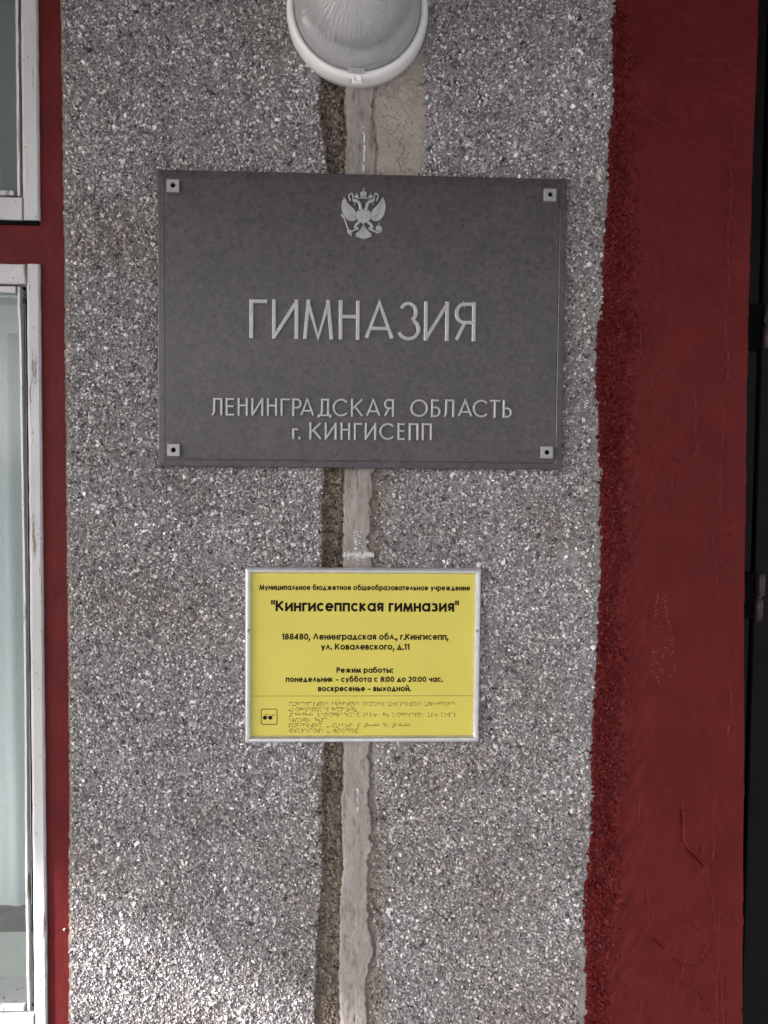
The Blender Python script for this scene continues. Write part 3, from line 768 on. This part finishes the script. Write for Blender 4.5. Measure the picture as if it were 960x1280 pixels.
# ------------------------------------------------------------------ wall lamp
def lamp():
    cx, cz = U(446.8, 22.0); cx, cz = float(cx), float(cz)
    L = empty('wall_lamp', (cx, -.002, cz))
    props(L, 'round white bulkhead lamp with ribbed glass dome above the dark plaque', 'lamp')
    R = .0848
    b = MB()
    b.lathe([(R*.90, .004), (R*1.0, -.001), (R*1.004, -.010), (R*.998, -.016), (R*.985, -.0205), (R*.965, -.0232), (R*.93, -.0244), (.0775, -.0240), (.0757, -.0225), (.0750, -.0150), (.0740, -.010), (.02, -.0085), (.0, -.0085)], cx, cz, 128)
    b.build('lamp_ring', M['plastic'], L)
    b = MB()                                    # tab with a screw at the bottom
    sx, sz = [float(a) for a in U(446.6, 99.6, -.0225)]
    b.box(sx-.0098, sx+.0098, -.0222, -.0006, cz-R*.985, cz-R*.93, .0012); b.box(sx-.0062, sx+.0062, -.0240, -.0223, sz-.0050, sz+.0046, .0010)
    b.lathe([(.0058, -.0240), (.0056, -.0252), (.0041, -.0254), (.0037, -.0246), (.0, -.0246)], sx, sz, 24)
    b.build('lamp_latch', M['plastic'], L)
    b = MB()
    def rib(k, i, t, r, y):
        if 4 <= k <= 15: return r*(1+.011*(1 if (i//2) % 2 else -1)), y-(  .0008 if k % 2 else 0)
        return r, y
    prof = [(.0748, -.014), (.0746, -.026), (.0728, -.033), (.0672, -.040)]
    for i in range(13):
        a = i/12; prof.append((.0615*math.cos(a*math.pi/2*.985)**.85, -.043-.043*math.sin(a*math.pi/2)))
    b.lathe(prof, cx, cz, 240, True, rib)
    inner = [(max(r-.003, .0005), y+.003) for r, y in prof][::-1]
    b.lathe(inner, cx, cz, 240)
    b.lathe([prof[0], inner[-1]], cx, cz, 240)
    b.build('glass_cover', M['lampglass'], L)
    b = MB()
    b.tube([(cx, -.036, cz+.052), (cx, -.036, cz-.046)], .0230, 24); b.box(cx-.012, cx+.012, -.036, -.0086, cz+.046, cz+.058); b.box(cx-.012, cx+.012, -.036, -.0086, cz-.05, cz-.04)
    b.build('bulb', M['bulb'], L)
    # notch where the glass is held
    b = MB(); b.box(cx-.0108, cx+.0098, -.0278, -.0235, cz-.0792, cz-.0727, .0006); b.build('glass_lug', M['lampglass'], L)
lamp()

# ------------------------------------------------------------------ lettering
def arc(cx, cy, rx, ry, a0, a1, n=22):
    return [(cx+rx*math.cos(math.radians(a0+(a1-a0)*i/n)), cy+ry*math.sin(math.radians(a0+(a1-a0)*i/n))) for i in range(n+1)]
def ell(cx=.5, cy=.5, rx=.5, ry=.5, n=32): return ('o', arc(cx, cy, rx, ry, 0, 360-360/n, n-1))
L_ = lambda *p: ('l', list(p))
A_ = lambda p: ('a', p)
# capitals: strokes in a unit box (the box of stroke centre lines)
CAP = {
 'Г': [L_((0, 0), (0, 1), (1, 1))],
 'И': [L_((0, 0), (0, 1)), L_((1, 0), (1, 1)), A_([(0, .0), (1, 1)])],
 'М': [L_((0, 0), (.13, 1)), L_((1, 0), (.87, 1)), A_([(.11, 1), (.5, .0), (.89, 1)])],
 'Н': [L_((0, 0), (0, 1)), L_((1, 0), (1, 1)), A_([(0, .6), (1, .6)])],
 'А': [A_([(0, 0), (.5, 1), (1, 0)]), A_([(.14, .28), (.86, .28)])],
 'З': [A_(arc(.46, .755, .40, .245, 155, -62)+[]), A_(arc(.48, .275, .52, .275, 62, -160))],
 'Я': [L_((1, 0), (1, 1)), A_([(1, 1), (.45, 1)]+arc(.45, .74, .42, .26, 90, 270)+[(1, .48)]), A_([(.5, .48), (.02, -.02)])],
 'Л': [A_([(0, 0), (.10, .01), (.19, .08), (.24, .25), (.27, 1), (1, 1), (1, -.04)])],
 'Е': [L_((0, 0), (0, 1)), A_([(0, 1), (1, 1)]), A_([(0, .54), (.92, .54)]), A_([(0, 0), (1, 0)])],
 'Р': [L_((0, 0), (0, 1)), A_([(0, 1), (.5, 1)]+arc(.5, .74, .5, .26, 90, -90)+[(0, .48)])],
 'Д': [A_([(0, -.14), (0, 0), (1, 0), (1, -.14)]), A_([(.18, 0), (.26, .2), (.29, 1), (.80, 1), (.80, 0)])],
 'С': [A_(arc(.56, .5, .56, .5, 42, 318, 30))],
 'К': [L_((0, 0), (0, 1)), A_([(.97, 1.03), (.03, .42)]), A_([(.28, .58), (1, -.03)])],
 'О': [ell()],
 'Б': [L_((0, 0), (0, 1)), A_([(0, 1), (.88, 1)]), A_([(0, .56), (.5, .56)]+arc(.5, .28, .5, .28, 90, -90)+[(0, 0)])],
 'Т': [A_([(-.05, 1), (1.05, 1)]), L_((.5, 0), (.5, 1))],
 'Ь': [L_((0, 0), (0, 1)), A_([(0, .52), (.5, .52)]+arc(.5, .26, .5, .26, 90, -90)+[(0, 0)])],
 'П': [L_((0, 0), (0, 1), (1, 1), (1, 0))],
}
def letter(b, strokes, x0, z0, wid, hgt, w, yf, yb, bev):
    for k, (t, pts) in enumerate(strokes):
        P = [(x0+w/2+p[0]*(wid-w), z0+w/2+p[1]*(hgt-w)) for p in pts]
        b.stroke(P, w, yf-k*.00004, yb, t == 'o', t == 'l', bev)

# ------------------------------------------------------------------ dark plaque
def plaque():
    yf = -.0130
    xs = [float(U(px, py, yf)[0]) for px, py in ((195.5, 211.5), (199, 583), (709.5, 223.5), (702, 587))]
    zs = [float(U(px, py, yf)[1]) for px, py in ((195.5, 211.5), (709.5, 223.5), (199, 583), (702, 587))]
    x0, x1 = (xs[0]+xs[1])/2, (xs[2]+xs[3])/2; z1, z0 = (zs[0]+zs[1])/2, (zs[2]+zs[3])/2
    P = empty('dark_plaque', ((x0+x1)/2, -.003, z0))
    props(P, 'large dark grey plaque with raised silver letters and a double headed eagle', 'plaque')
    b = MB()
    # plate: flange, thin scored line, raised field
    f = .0085; yb = -.003
    def ring(i, y): return [(x0+i, y, z0+i), (x1-i, y, z0+i), (x1-i, y, z1-i), (x0+i, y, z1-i)]
    R = [ring(0, yb), ring(0, yf+.0012), ring(.0010, yf+.0004), ring(f-.0009, yf+.0001), ring(f-.0003, yf+.0006), ring(f+.0003, yf+.0006), ring(f+.0010, yf)]
    v = [p for r in R for p in r]
    fa = [(k*4+i, k*4+(i+1) % 4, k*4+4+(i+1) % 4, k*4+4+i) for k in range(len(R)-1) for i in range(4)]
    n = len(v)-4; fa += [(n, n+1, n+2, n+3), (3, 2, 1, 0)]
    b.add(v, fa); b.build('plate', M['plate'], P)
    # cap bolts
    for px, py in ((216, 232), (688, 243.5), (216.7, 562.5), (683.8, 565.5)):
        b = MB(); cx, cz = [float(a) for a in U(px, py, yf-.006)]; h = .00745
        hx, hz = cx+.0000, cz+(.0005 if py < 300 else .0)
        # square cap with a round socket
        ni = 24; sq = []; ci = []
        for i in range(ni):
            t = 2*math.pi*i/ni; c, s_ = math.cos(t), math.sin(t); m = max(abs(c), abs(s_))
            sq.append((cx+h*c/m, cz+h*s_/m)); ci.append((hx+.0030*c, hz+.0030*s_))
        v = [(p[0], yf+.0001, p[1]) for p in sq]+[(p[0], yf-.0058, p[1]) for p in sq]+[(cx+(p[0]-cx)*.94, yf-.0062, cz+(p[1]-cz)*.94) for p in sq]+[(p[0], yf-.0062, p[1]) for p in ci]+[(p[0], yf-.0020, p[1]) for p in ci]
        f_ = [(k*ni+i, k*ni+(i+1) % ni, (k+1)*ni+(i+1) % ni, (k+1)*ni+i) for k in range(4) for i in range(ni)]
        b.add(v, f_); o = b.build('bolt_cap', M['capmetal'], P)
        b = MB(); b.lathe([(.00295, yf-.0022), (.0022, yf-.0030), (.0, yf-.0031)], hx, hz, 16); b.build('screw_socket', M['black'], o)
    # letters: (char, left px, right px, top px, baseline px)
    yl = yf-.0042
    def word(row, w, bev):
        for ch, xl, xr, t, bl in row:
            if ch == '.':
                b = MB(); a, z = U(xl, bl, yl); b.box(float(a), float(a)+w*1.15, yl, yf+.0001, float(z), float(z)+w*1.15, .0003); b.build('letter', M['silver'], P); continue
            a, zb_ = U(xl, bl, yl); c, zt_ = U(xr, t, yl)
            b = MB(); letter(b, CAP[ch.upper()], float(a), float(zb_), float(c-a), float(zt_-zb_), w, yl, yf+.0001, bev); b.build('letter', M['silver'], P)
    word([('Г', 311.7, 334, 374, 422.7), ('И', 340, 373.2, 374.6, 423.2), ('М', 378.7, 417, 375, 423.7), ('Н', 423.3, 450, 375.7, 424.2), ('А', 455.5, 493.2, 376.3, 424.7), ('З', 496.8, 526, 376.9, 425.4), ('И', 529.8, 561.8, 377.2, 425.8), ('Я', 567.5, 595.3, 377.8, 426.2)], .0047, .0008)
    l2 = [('Л', 263.5, 278), ('Е', 282, 294), ('Н', 297, 309.8), ('И', 314.3, 329.2), ('Н', 333.7, 346.5), ('Г', 350.7, 362.7), ('Р', 365.5, 377.2), ('А', 375.5, 393), ('Д', 397.3, 414.5), ('С', 415.8, 435.3), ('К', 438.8, 454.5), ('А', 457.7, 476), ('Я', 479.7, 492.7),
          ('О', 513, 535.2), ('Б', 539, 551), ('Л', 553.5, 568.3), ('А', 572.2, 591), ('С', 591, 610.5), ('Т', 611.5, 626), ('Ь', 628.7, 640.3)]
    word([(c, a, b_, 497.3+(a-263)/377*2.6, 519.2+(a-263)/377*2.8) for c, a, b_ in l2], .0025, .0005)
    l3 = [('К', 386.8, 402.5), ('И', 406, 421), ('Н', 425.7, 438), ('Г', 442.3, 452.7), ('И', 456, 470.6), ('С', 474.2, 493.3), ('Е', 497, 507.3), ('П', 511, 523.5), ('П', 527.3, 540.2)]
    word([('Г', 365.5, 372.6, 535.3, 549.0), ('.', 372.8, 375.3, 547, 549.0)]+[(c, a, b_, 528.2+(a-386)/154*.9, 549.2+(a-386)/154*1.0) for c, a, b_ in l3], .0025, .0005)
    # double headed eagle in relief
    b = MB()
    def E(p, y=yl): a, c = U(400+p[0]/8., 220+p[1]/8., y); return (float(a), float(c))
    MX = 436.5
    def both(fn): fn(lambda p: p); fn(lambda p: (2*MX-p[0], p[1]))
    def poly(pts, hgt=.0028, bev=.0004, m=lambda p: p): b.prism([E(m(p)) for p in pts], yf-hgt, yf+.0001, bev)
    def line(pts, wd, hgt, m=lambda p: p, bev=.0003): b.stroke([E(m(p)) for p in pts], wd/8/1000., yf-hgt, yf+.0001, False, True, bev)
    wing = [(240, 200), (262, 228), (280, 262), (310, 295), (345, 325), (356, 352), (380, 360), (380, 395), (362, 425), (345, 428), (346, 446), (332, 442), (322, 452), (312, 442), (296, 450), (288, 437), (270, 438), (264, 420), (246, 414), (247, 398), (228, 388), (234, 372), (218, 360), (227, 346), (210, 330), (222, 318), (207, 298), (221, 290), (211, 268), (226, 262), (220, 240), (233, 238)]
    def half(m):
        poly(wing, .0024, .0004, m)
        for k in range(7):                                             # feather rows
            t = k/6; x = 232+t*70; y = 235+t*185
            line([(x, y), (x+22, y+16), (x+42+10*t, y+36-22*t)], 7, .0032, m, .0002)
        for k in range(4): line([(300+k*14, 372+k*9), (312+k*14, 392+k*5)], 8, .0036, m, .0002)
        line([(428, 345), (408, 320), (402, 285), (392, 262), (372, 248), (350, 243)], 30, .0034, m, .0008)      # neck
        poly([(372, 228), (352, 226), (338, 234), (326, 240), (332, 252), (346, 254), (352, 268), (362, 262), (378, 262)], .0040, .0004, m)   # head
        line([(350, 262), (340, 276), (346, 284)], 6, .003, m, .0002)
        poly([(348, 220), (345, 192), (356, 186), (366, 181), (378, 186), (388, 192), (385, 220)], .0034, .0004, m)   # side crown
        line([(367, 180), (367, 168)], 6, .0034, m, .0001); line([(361, 174), (373, 174)], 5, .0034, m, .0001)
        line([(408, 212), (388, 222)], 9, .003, m, .0002)
        line([(330, 240), (330, 205), (328, 180), (318, 168), (302, 174), (290, 188), (294, 212), (303, 236)], 13, .0030, m, .0002)   # ribbon
        line([(385, 462), (362, 480), (352, 505), (372, 520)], 26, .0034, m, .0006)                       # thigh
        line([(372, 520), (350, 532), (326, 546)], 14, .0030, m, .0003)
        poly([(436, 470), (424, 500), (402, 530), (380, 556), (352, 572), (362, 582), (352, 600), (372, 600), (378, 614), (394, 606), (404, 622), (418, 614), (436, 634)], .0026, .0004, m)   # tail
        line([(426, 520), (404, 570), (388, 592)], 6, .0033, m, .0002); line([(434, 520), (424, 600)], 6, .0033, m, .0002)
    both(half)
    poly([(372, 340), (502, 340), (503, 430), (488, 452), (460, 462), (437, 474), (413, 462), (386, 452), (370, 430)], .0036, .0005)     # body shield
    line([(392, 352), (482, 352)], 6, .0042); line([(396, 385), (425, 375), (440, 395), (480, 378)], 12, .0044, bev=.0003); line([(402, 430), (420, 408), (450, 424), (474, 408)], 12, .0044, bev=.0003)
    poly([(408, 205), (405, 158), (420, 148), (437, 140), (454, 148), (470, 158), (466, 205)], .0036, .0006)     # great crown
    line([(437, 205), (437, 142)], 6, .0042); line([(420, 205), (417, 160)], 5, .0041); line([(454, 205), (457, 160)], 5, .0041)
    line([(437, 142), (437, 114)], 7, .0036, bev=.0002); line([(427, 126), (447, 126)], 6, .0036, bev=.0002)
    line([(415, 218), (437, 212), (458, 218)], 10, .0036)
    line([(218, 378), (236, 402), (258, 460), (282, 530), (296, 560)], 13, .0038, bev=.0003)                     # sceptre
    poly([(270, 540), (290, 528), (312, 536), (330, 544), (318, 556), (318, 594), (300, 584), (276, 562)], .0036, .0004)
    poly([(208, 396), (226, 380), (240, 398), (226, 410)], .0036, .0004)
    c = [(590+33*math.cos(k*math.pi/9), 520+30*math.sin(k*math.pi/9)) for k in range(18)]
    poly(c, .0044, .0008); line([(560, 516), (620, 516)], 6, .0050); line([(590, 490), (590, 470)], 7, .0036, bev=.0002); line([(582, 480), (598, 480)], 5, .0036, bev=.0002)
    line([(512, 536), (540, 548), (572, 562), (604, 556), (618, 540)], 13, .0034, bev=.0003)
    b.build('eagle_emblem', M['silver'], P)
plaque()

# ------------------------------------------------------------------ yellow sign
LOW = {   # width / x-height, strokes in a unit box (height = x-height)
 'а': (1.10, [ell(.5, .5, .5, .5), L_((1, 0), (1, 1))]), 'б': (1.10, [ell(.5, .5, .5, .5), A_([(0, .5), (.04, .95), (.2, 1.28), (.5, 1.4), (.92, 1.45)])]),
 'в': (.84, [L_((0, 0), (0, 1)), A_([(0, 1), (.6, 1)]+arc(.6, .76, .3, .24, 90, -90)+[(0, .52)]), A_([(.5, .52), (.62, .52)]+arc(.62, .26, .38, .26, 90, -90)+[(0, 0)])]),
 'г': (.66, [L_((0, 0), (0, 1), (1, 1))]), 'д': (1.14, [A_([(0, -.30), (0, 0), (1, 0), (1, -.30)]), A_([(.14, 0), (.5, 1), (.86, 0)])]),
 'е': (1.06, [A_([(.02, .5), (1, .5)]+arc(.5, .5, .5, .5, 8, 322, 30))]), 'ж': (1.5, [L_((.5, 0), (.5, 1)), A_([(.02, 1.02), (.46, .52), (0, -.04)]), A_([(.98, 1.02), (.54, .52), (1, -.04)])]),
 'з': (.90, [A_(arc(.42, .76, .48, .24, 150, -80)), A_(arc(.42, .26, .56, .26, 82, -150))]), 'и': (1.0, [L_((0, 0), (0, 1)), L_((1, 0), (1, 1)), A_([(0, .05), (1, .95)])]),
 'й': (1.0, [L_((0, 0), (0, 1)), L_((1, 0), (1, 1)), A_([(0, .05), (1, .95)]), A_(arc(.5, 1.58, .34, .26, 200, 340, 8))]),
 'к': (.92, [L_((0, 0), (0, 1)), A_([(.95, 1.03), (.05, .45)]), A_([(.2, .55), (1, -.03)])]), 'л': (1.05, [A_([(0, -.02), (.5, 1), (1, -.02)])]),
 'м': (1.26, [L_((0, 0), (.12, 1)), L_((1, 0), (.88, 1)), A_([(.1, 1), (.5, .05), (.9, 1)])]), 'н': (.96, [L_((0, 0), (0, 1)), L_((1, 0), (1, 1)), A_([(0, .52), (1, .52)])]),
 'о': (1.10, [ell()]), 'п': (.96, [L_((0, 0), (0, 1), (1, 1), (1, 0))]), 'р': (1.10, [L_((0, -.45), (0, 1)), ell()]), 'с': (.98, [A_(arc(.54, .5, .54, .5, 40, 320, 28))]),
 'т': (.86, [L_((0, 1), (1, 1)), L_((.5, 0), (.5, 1))]), 'у': (.98, [A_([(0, 1.02), (.52, .06)]), A_([(1, 1.02), (.32, -.5)])]), 'х': (1.06, [A_([(0, 1.02), (1, -.02)]), A_([(0, -.02), (1, 1.02)])]),
 'ц': (1.06, [L_((0, 1), (0, 0), (.86, 0), (.86, 1)), A_([(.86, 0), (1, 0), (1, -.3)])]), 'ч': (.92, [L_((1, 0), (1, 1)), A_([(0, 1), (0, .7), (.12, .5), (.4, .42), (1, .44)])]),
 'щ': (1.5, [L_((0, 1), (0, 0), (.92, 0), (.92, 1)), L_((.46, 0), (.46, 1)), A_([(.92, 0), (1, 0), (1, -.3)])]),
 'ь': (.88, [L_((0, 0), (0, 1)), A_([(0, .58), (.6, .58)]+arc(.6, .29, .4, .29, 90, -90)+[(0, 0)])]),
 'ы': (1.28, [L_((0, 0), (0, 1)), A_([(0, .58), (.36, .58)]+arc(.36, .29, .28, .29, 90, -90)+[(0, 0)]), L_((1, 0), (1, 1))]),
 'ю': (1.6, [L_((0, 0), (0, 1)), A_([(0, .5), (.34, .5)]), ell(.67, .5, .33, .5)]), 'я': (.88, [L_((1, 0), (1, 1)), A_([(1, 1), (.42, 1)]+arc(.42, .72, .38, .28, 90, 270)+[(1, .44)]), A_([(.5, .44), (.02, -.02)])]),
 '-': (.74, [L_((0, .45), (1, .45))]),
}
CH = 1.25     # cap height / x-height
_s = lambda st: [(t, [(x, y*CH) for x, y in p]) for t, p in st]
LOW.update({
 'М': (1.45, _s(CAP['М'])), 'К': (1.12, _s(CAP['К'])), 'Л': (1.36, _s([A_([(0, -.02), (.5, 1), (1, -.02)])])), 'Р': (.98, _s(CAP['Р'])),
 '1': (.56, _s([L_((1, 0), (1, 1)), A_([(-.15, .86), (.5, .93), (1, 1)])])), '8': (.98, _s([ell(.5, .75, .40, .25), ell(.5, .26, .5, .26)])), '4': (1.02, _s([A_([(1.02, .24), (.0, .24), (.74, 1)]), L_((.74, 0), (.74, 1))])),
 '0': (1.0, _s([ell()])), '2': (.94, _s([A_(arc(.5, .70, .46, .30, 170, -25, 16)+[(.03, .0), (1, 0)])])),
})
def text_line(b, txt, pxl, pxr, cap_px, base_px, yf, bold):
    """Sets one line between two pixels at the given cap top and baseline."""
    xl, zb_ = U(pxl, base_px, yf); xr, _ = U(pxr, base_px, yf); _, zt_ = U((pxl+pxr)/2, cap_px, yf); _, zb_ = U((pxl+pxr)/2, base_px, yf)
    xl, xr, zb_ = float(xl), float(xr), float(zb_); xh = (float(zt_)-zb_)/CH
    gap, spc = .11, .55
    items = []; x = 0
    for ch in txt:
        if ch == ' ': x += spc; continue
        wd = {'.': .27, ',': .27, ':': .27, '"': .46}.get(ch) or LOW[ch][0]
        items.append((ch, x, wd)); x += wd+gap
    tot = x-gap; k = (xr-xl)/(tot)
    w = xh*bold
    for j, (ch, x, wd) in enumerate(items):
        x0 = xl+x*k; W_ = wd*k
        yy = yf-.00002*(j % 2)
        if ch in '.,:':
            hh = w*1.15
            b.box(x0, x0+hh, yy, yy+.0002, zb_, zb_+hh)
            if ch == ':': b.box(x0, x0+hh, yy, yy+.0002, zb_+xh-hh, zb_+xh)
            if ch == ',': b.stroke([(x0+hh*.6, zb_+hh*.2), (x0+hh*.1, zb_-hh*.95)], w*.7, yy-.00003, yy+.0002)
        elif ch == '"':
            for q in (.0, .28): b.box(x0+q*k, x0+q*k+w*.72, yy, yy+.0002, zb_+xh*CH-xh*.48, zb_+xh*CH+xh*.04)
        else:
            for i, (t, pts) in enumerate(LOW[ch][1]):
                P = [(x0+w/2+p[0]*(W_-w), zb_+w/2+p[1]*(xh-w) + (max(0, p[1]-1)*w if p[1] > 1 else 0)) for p in pts]
                b.stroke(P, w, yy-i*.00003, yy+.0002, t == 'o', t == 'l')
BR = {'а': '1', 'б': '12', 'в': '2456', 'г': '1245', 'д': '145', 'е': '15', 'ж': '245', 'з': '1356', 'и': '24', 'й': '12346', 'к': '13', 'л': '123', 'м': '134', 'н': '1345', 'о': '135', 'п': '1234', 'р': '1235', 'с': '234', 'т': '2345', 'у': '136', 'ф': '124',
      'х': '125', 'ц': '14', 'ч': '12345', 'ш': '156', 'щ': '1346', 'ы': '2346', 'ь': '23456', 'э': '246', 'ю': '1256', 'я': '1246', '#': '3456', '.': '256', ',': '2', '-': '36', ':': '25', '"': '236', ' ': '',
      '1': '1', '2': '12', '4': '145', '8': '125', '0': '245'}
def sign():
    yb, yf = -.0028, -.0135
    xs = [float(U(px, py, yf)[0]) for px, py in ((306.7, 709), (305.3, 929), (601, 711), (599.5, 928))]
    zs = [float(U(px, py, yf)[1]) for px, py in ((306.7, 709.2), (601, 711), (305.3, 929), (599.5, 928.2))]
    x0, x1 = (xs[0]+xs[1])/2, (xs[2]+xs[3])/2; z1, z0 = (zs[0]+zs[1])/2, (zs[2]+zs[3])/2
    P = empty('yellow_sign', ((x0+x1)/2, -.003, z0))
    props(P, 'yellow opening hours sign with black print and braille in a silver frame', 'sign')
    b = MB()
    fw = .0078
    prof = [(0, yb), (0, yf+.0030), (.0010, yf+.0010), (.0030, yf), (.0052, yf+.0004), (.0070, yf+.0030), (fw, yf+.0058), (fw, yf+.0075)]
    def ring(i, y): return [(x0+i, y, z0+i), (x1-i, y, z0+i), (x1-i, y, z1-i), (x0+i, y, z1-i)]
    v = [p for i, y in prof for p in ring(i, y)]
    n = len(prof)
    b.add(v, [(k*4+i, k*4+(i+1) % 4, k*4+4+(i+1) % 4, k*4+4+i) for k in range(n-1) for i in range(4)])
    fr = b.build('sign_frame', M['alu'], P)
    # mitre joints
    for (cx, cz, sx, sz) in ((x0, z0, 1, 1), (x1, z0, -1, 1), (x0, z1, 1, -1), (x1, z1, -1, -1)):
        pts = [(cx+sx*i, y-.00006, cz+sz*i) for i, y in prof[1:7]]
        b = MB(); b.tube(pts, .00014, 5); b.build('mitre_joint', M['black'], fr)
    for px in (310.6, 596.6):
        cx, cz = [float(a) for a in U(px, 788.7, yf)]
        b = MB(); b.lathe([(.0021, yf+.0014), (.0021, yf-.0005), (.0016, yf-.0010), (.0007, yf-.0011), (.0006, yf-.0003), (.0, yf-.0003)], cx, cz, 18); b.build('frame_screw', m_scr, P)
    yp = yf+.0056
    b = MB(); b.box(x0+fw-.001, x1-fw+.001, yp, yp+.002, z0+fw-.001, z1-fw+.001); b.build('sign_panel', M['yellow'], P)
    yt = yp-.00022
    for t, l, r, c, bs, w in (("Муниципальное бюджетное общеобразовательное учреждение", 324.2, 587.7, 731.3, 737.9, .262), ('"Кингисеппская гимназия"', 338.8, 573.2, 750.8, 764.5, .262),
            ("188480, Ленинградская обл., г.Кингисепп,", 352.2, 560.2, 792.0, 799.8, .262), ("ул. Ковалевского, д.11", 401, 511.8, 804.5, 812.3, .262),
            ("Режим работы:", 420.5, 491, 834.2, 841.1, .27), ("понедельник - суббота с 8:00 до 20:00 час.", 357, 553.3, 845.6, 852.5, .27), ("воскресенье - выходной.", 397.5, 513.3, 857.3, 864.2, .27)):
        b = MB(); text_line(b, t, l, r, c, bs, yt, w); b.build('printed_line', M['ink'], P)
    a, z = U(313.5, 870.2, yt); c, _ = U(593, 869.6, yt)
    b = MB(); b.box(float(a), float(c), yt+.0001, yt+.0002, float(z)-.0002, float(z)+.0003); b.build('divider_line', M['olive'], P)
    # dark glasses pictogram in a rounded square
    b = MB(); q = .0010
    def K(p): a, z = U(295+p[0]/6., 815+p[1]/6., yt); return (float(a), float(z))
    rr = 14; x_0, x_1, y_0, y_1 = 189, 308, 428, 543
    pts = []
    for cx, cy, a0 in ((x_1-rr, y_0+rr, -90), (x_1-rr, y_1-rr, 0), (x_0+rr, y_1-rr, 90), (x_0+rr, y_0+rr, 180)):
        pts += [K((cx+rr*math.cos(math.radians(a0+15*i)), cy+rr*math.sin(math.radians(a0+15*i)))) for i in range(7)]
    b.stroke(pts, .00085, yt, yt+.0002, True)
    for cx in (217, 257): b.prism([K((cx+16*math.cos(k*math.pi/10), 493+15*math.sin(k*math.pi/10))) for k in range(20)], yt-.00003, yt+.0002)
    b.stroke([K((217, 488)), K((257, 488))], .0007, yt-.00006, yt+.0002)
    b.stroke([K((210, 484)), K((222, 471)), K((240, 469))], .0006, yt-.00009, yt+.0002); b.stroke([K((264, 486)), K((276, 472)), K((292, 472))], .0006, yt-.00012, yt+.0002)
    b.build('glasses_pictogram', M['ink'], P)
    # braille
    for k, (t, yy, xe) in enumerate((("муниципальное бюджетное общеобразовательное учреждение", 880.0, 569.8), ('"кингисеппская гимназия"', 886.9, 447.2), ("#188480, ленинградская обл., г. кингисепп, ул. ковал", 893.5, 571.8),
            ("евского, д.#11", 900.2, 411), ("понедельник - суббота с #8:00 до #20:00", 906.8, 513.5), ("воскресенье - выходной", 913.3, 448.3))):
        b = MB(); n = len(t); pitch = (xe-361.2)/n
        for i, ch in enumerate(t):
            for d in BR[ch]:
                d = int(d)-1; dx = d//3; dy = d % 3
                cx, cz = [float(a) for a in U(361.6+i*pitch+dx*pitch*.46, yy-1.9+dy*1.9, yt)]
                b.lathe([(.00068, yt+.0002), (.00058, yt-.0002), (.0003, yt-.00038), (.0, yt-.0004)], cx, cz, 8)
        b.build('braille_row', M['olive'], P)
m_scr = m_metal('screw_steel', (.35, .36, .40), .4, .9)
sign()
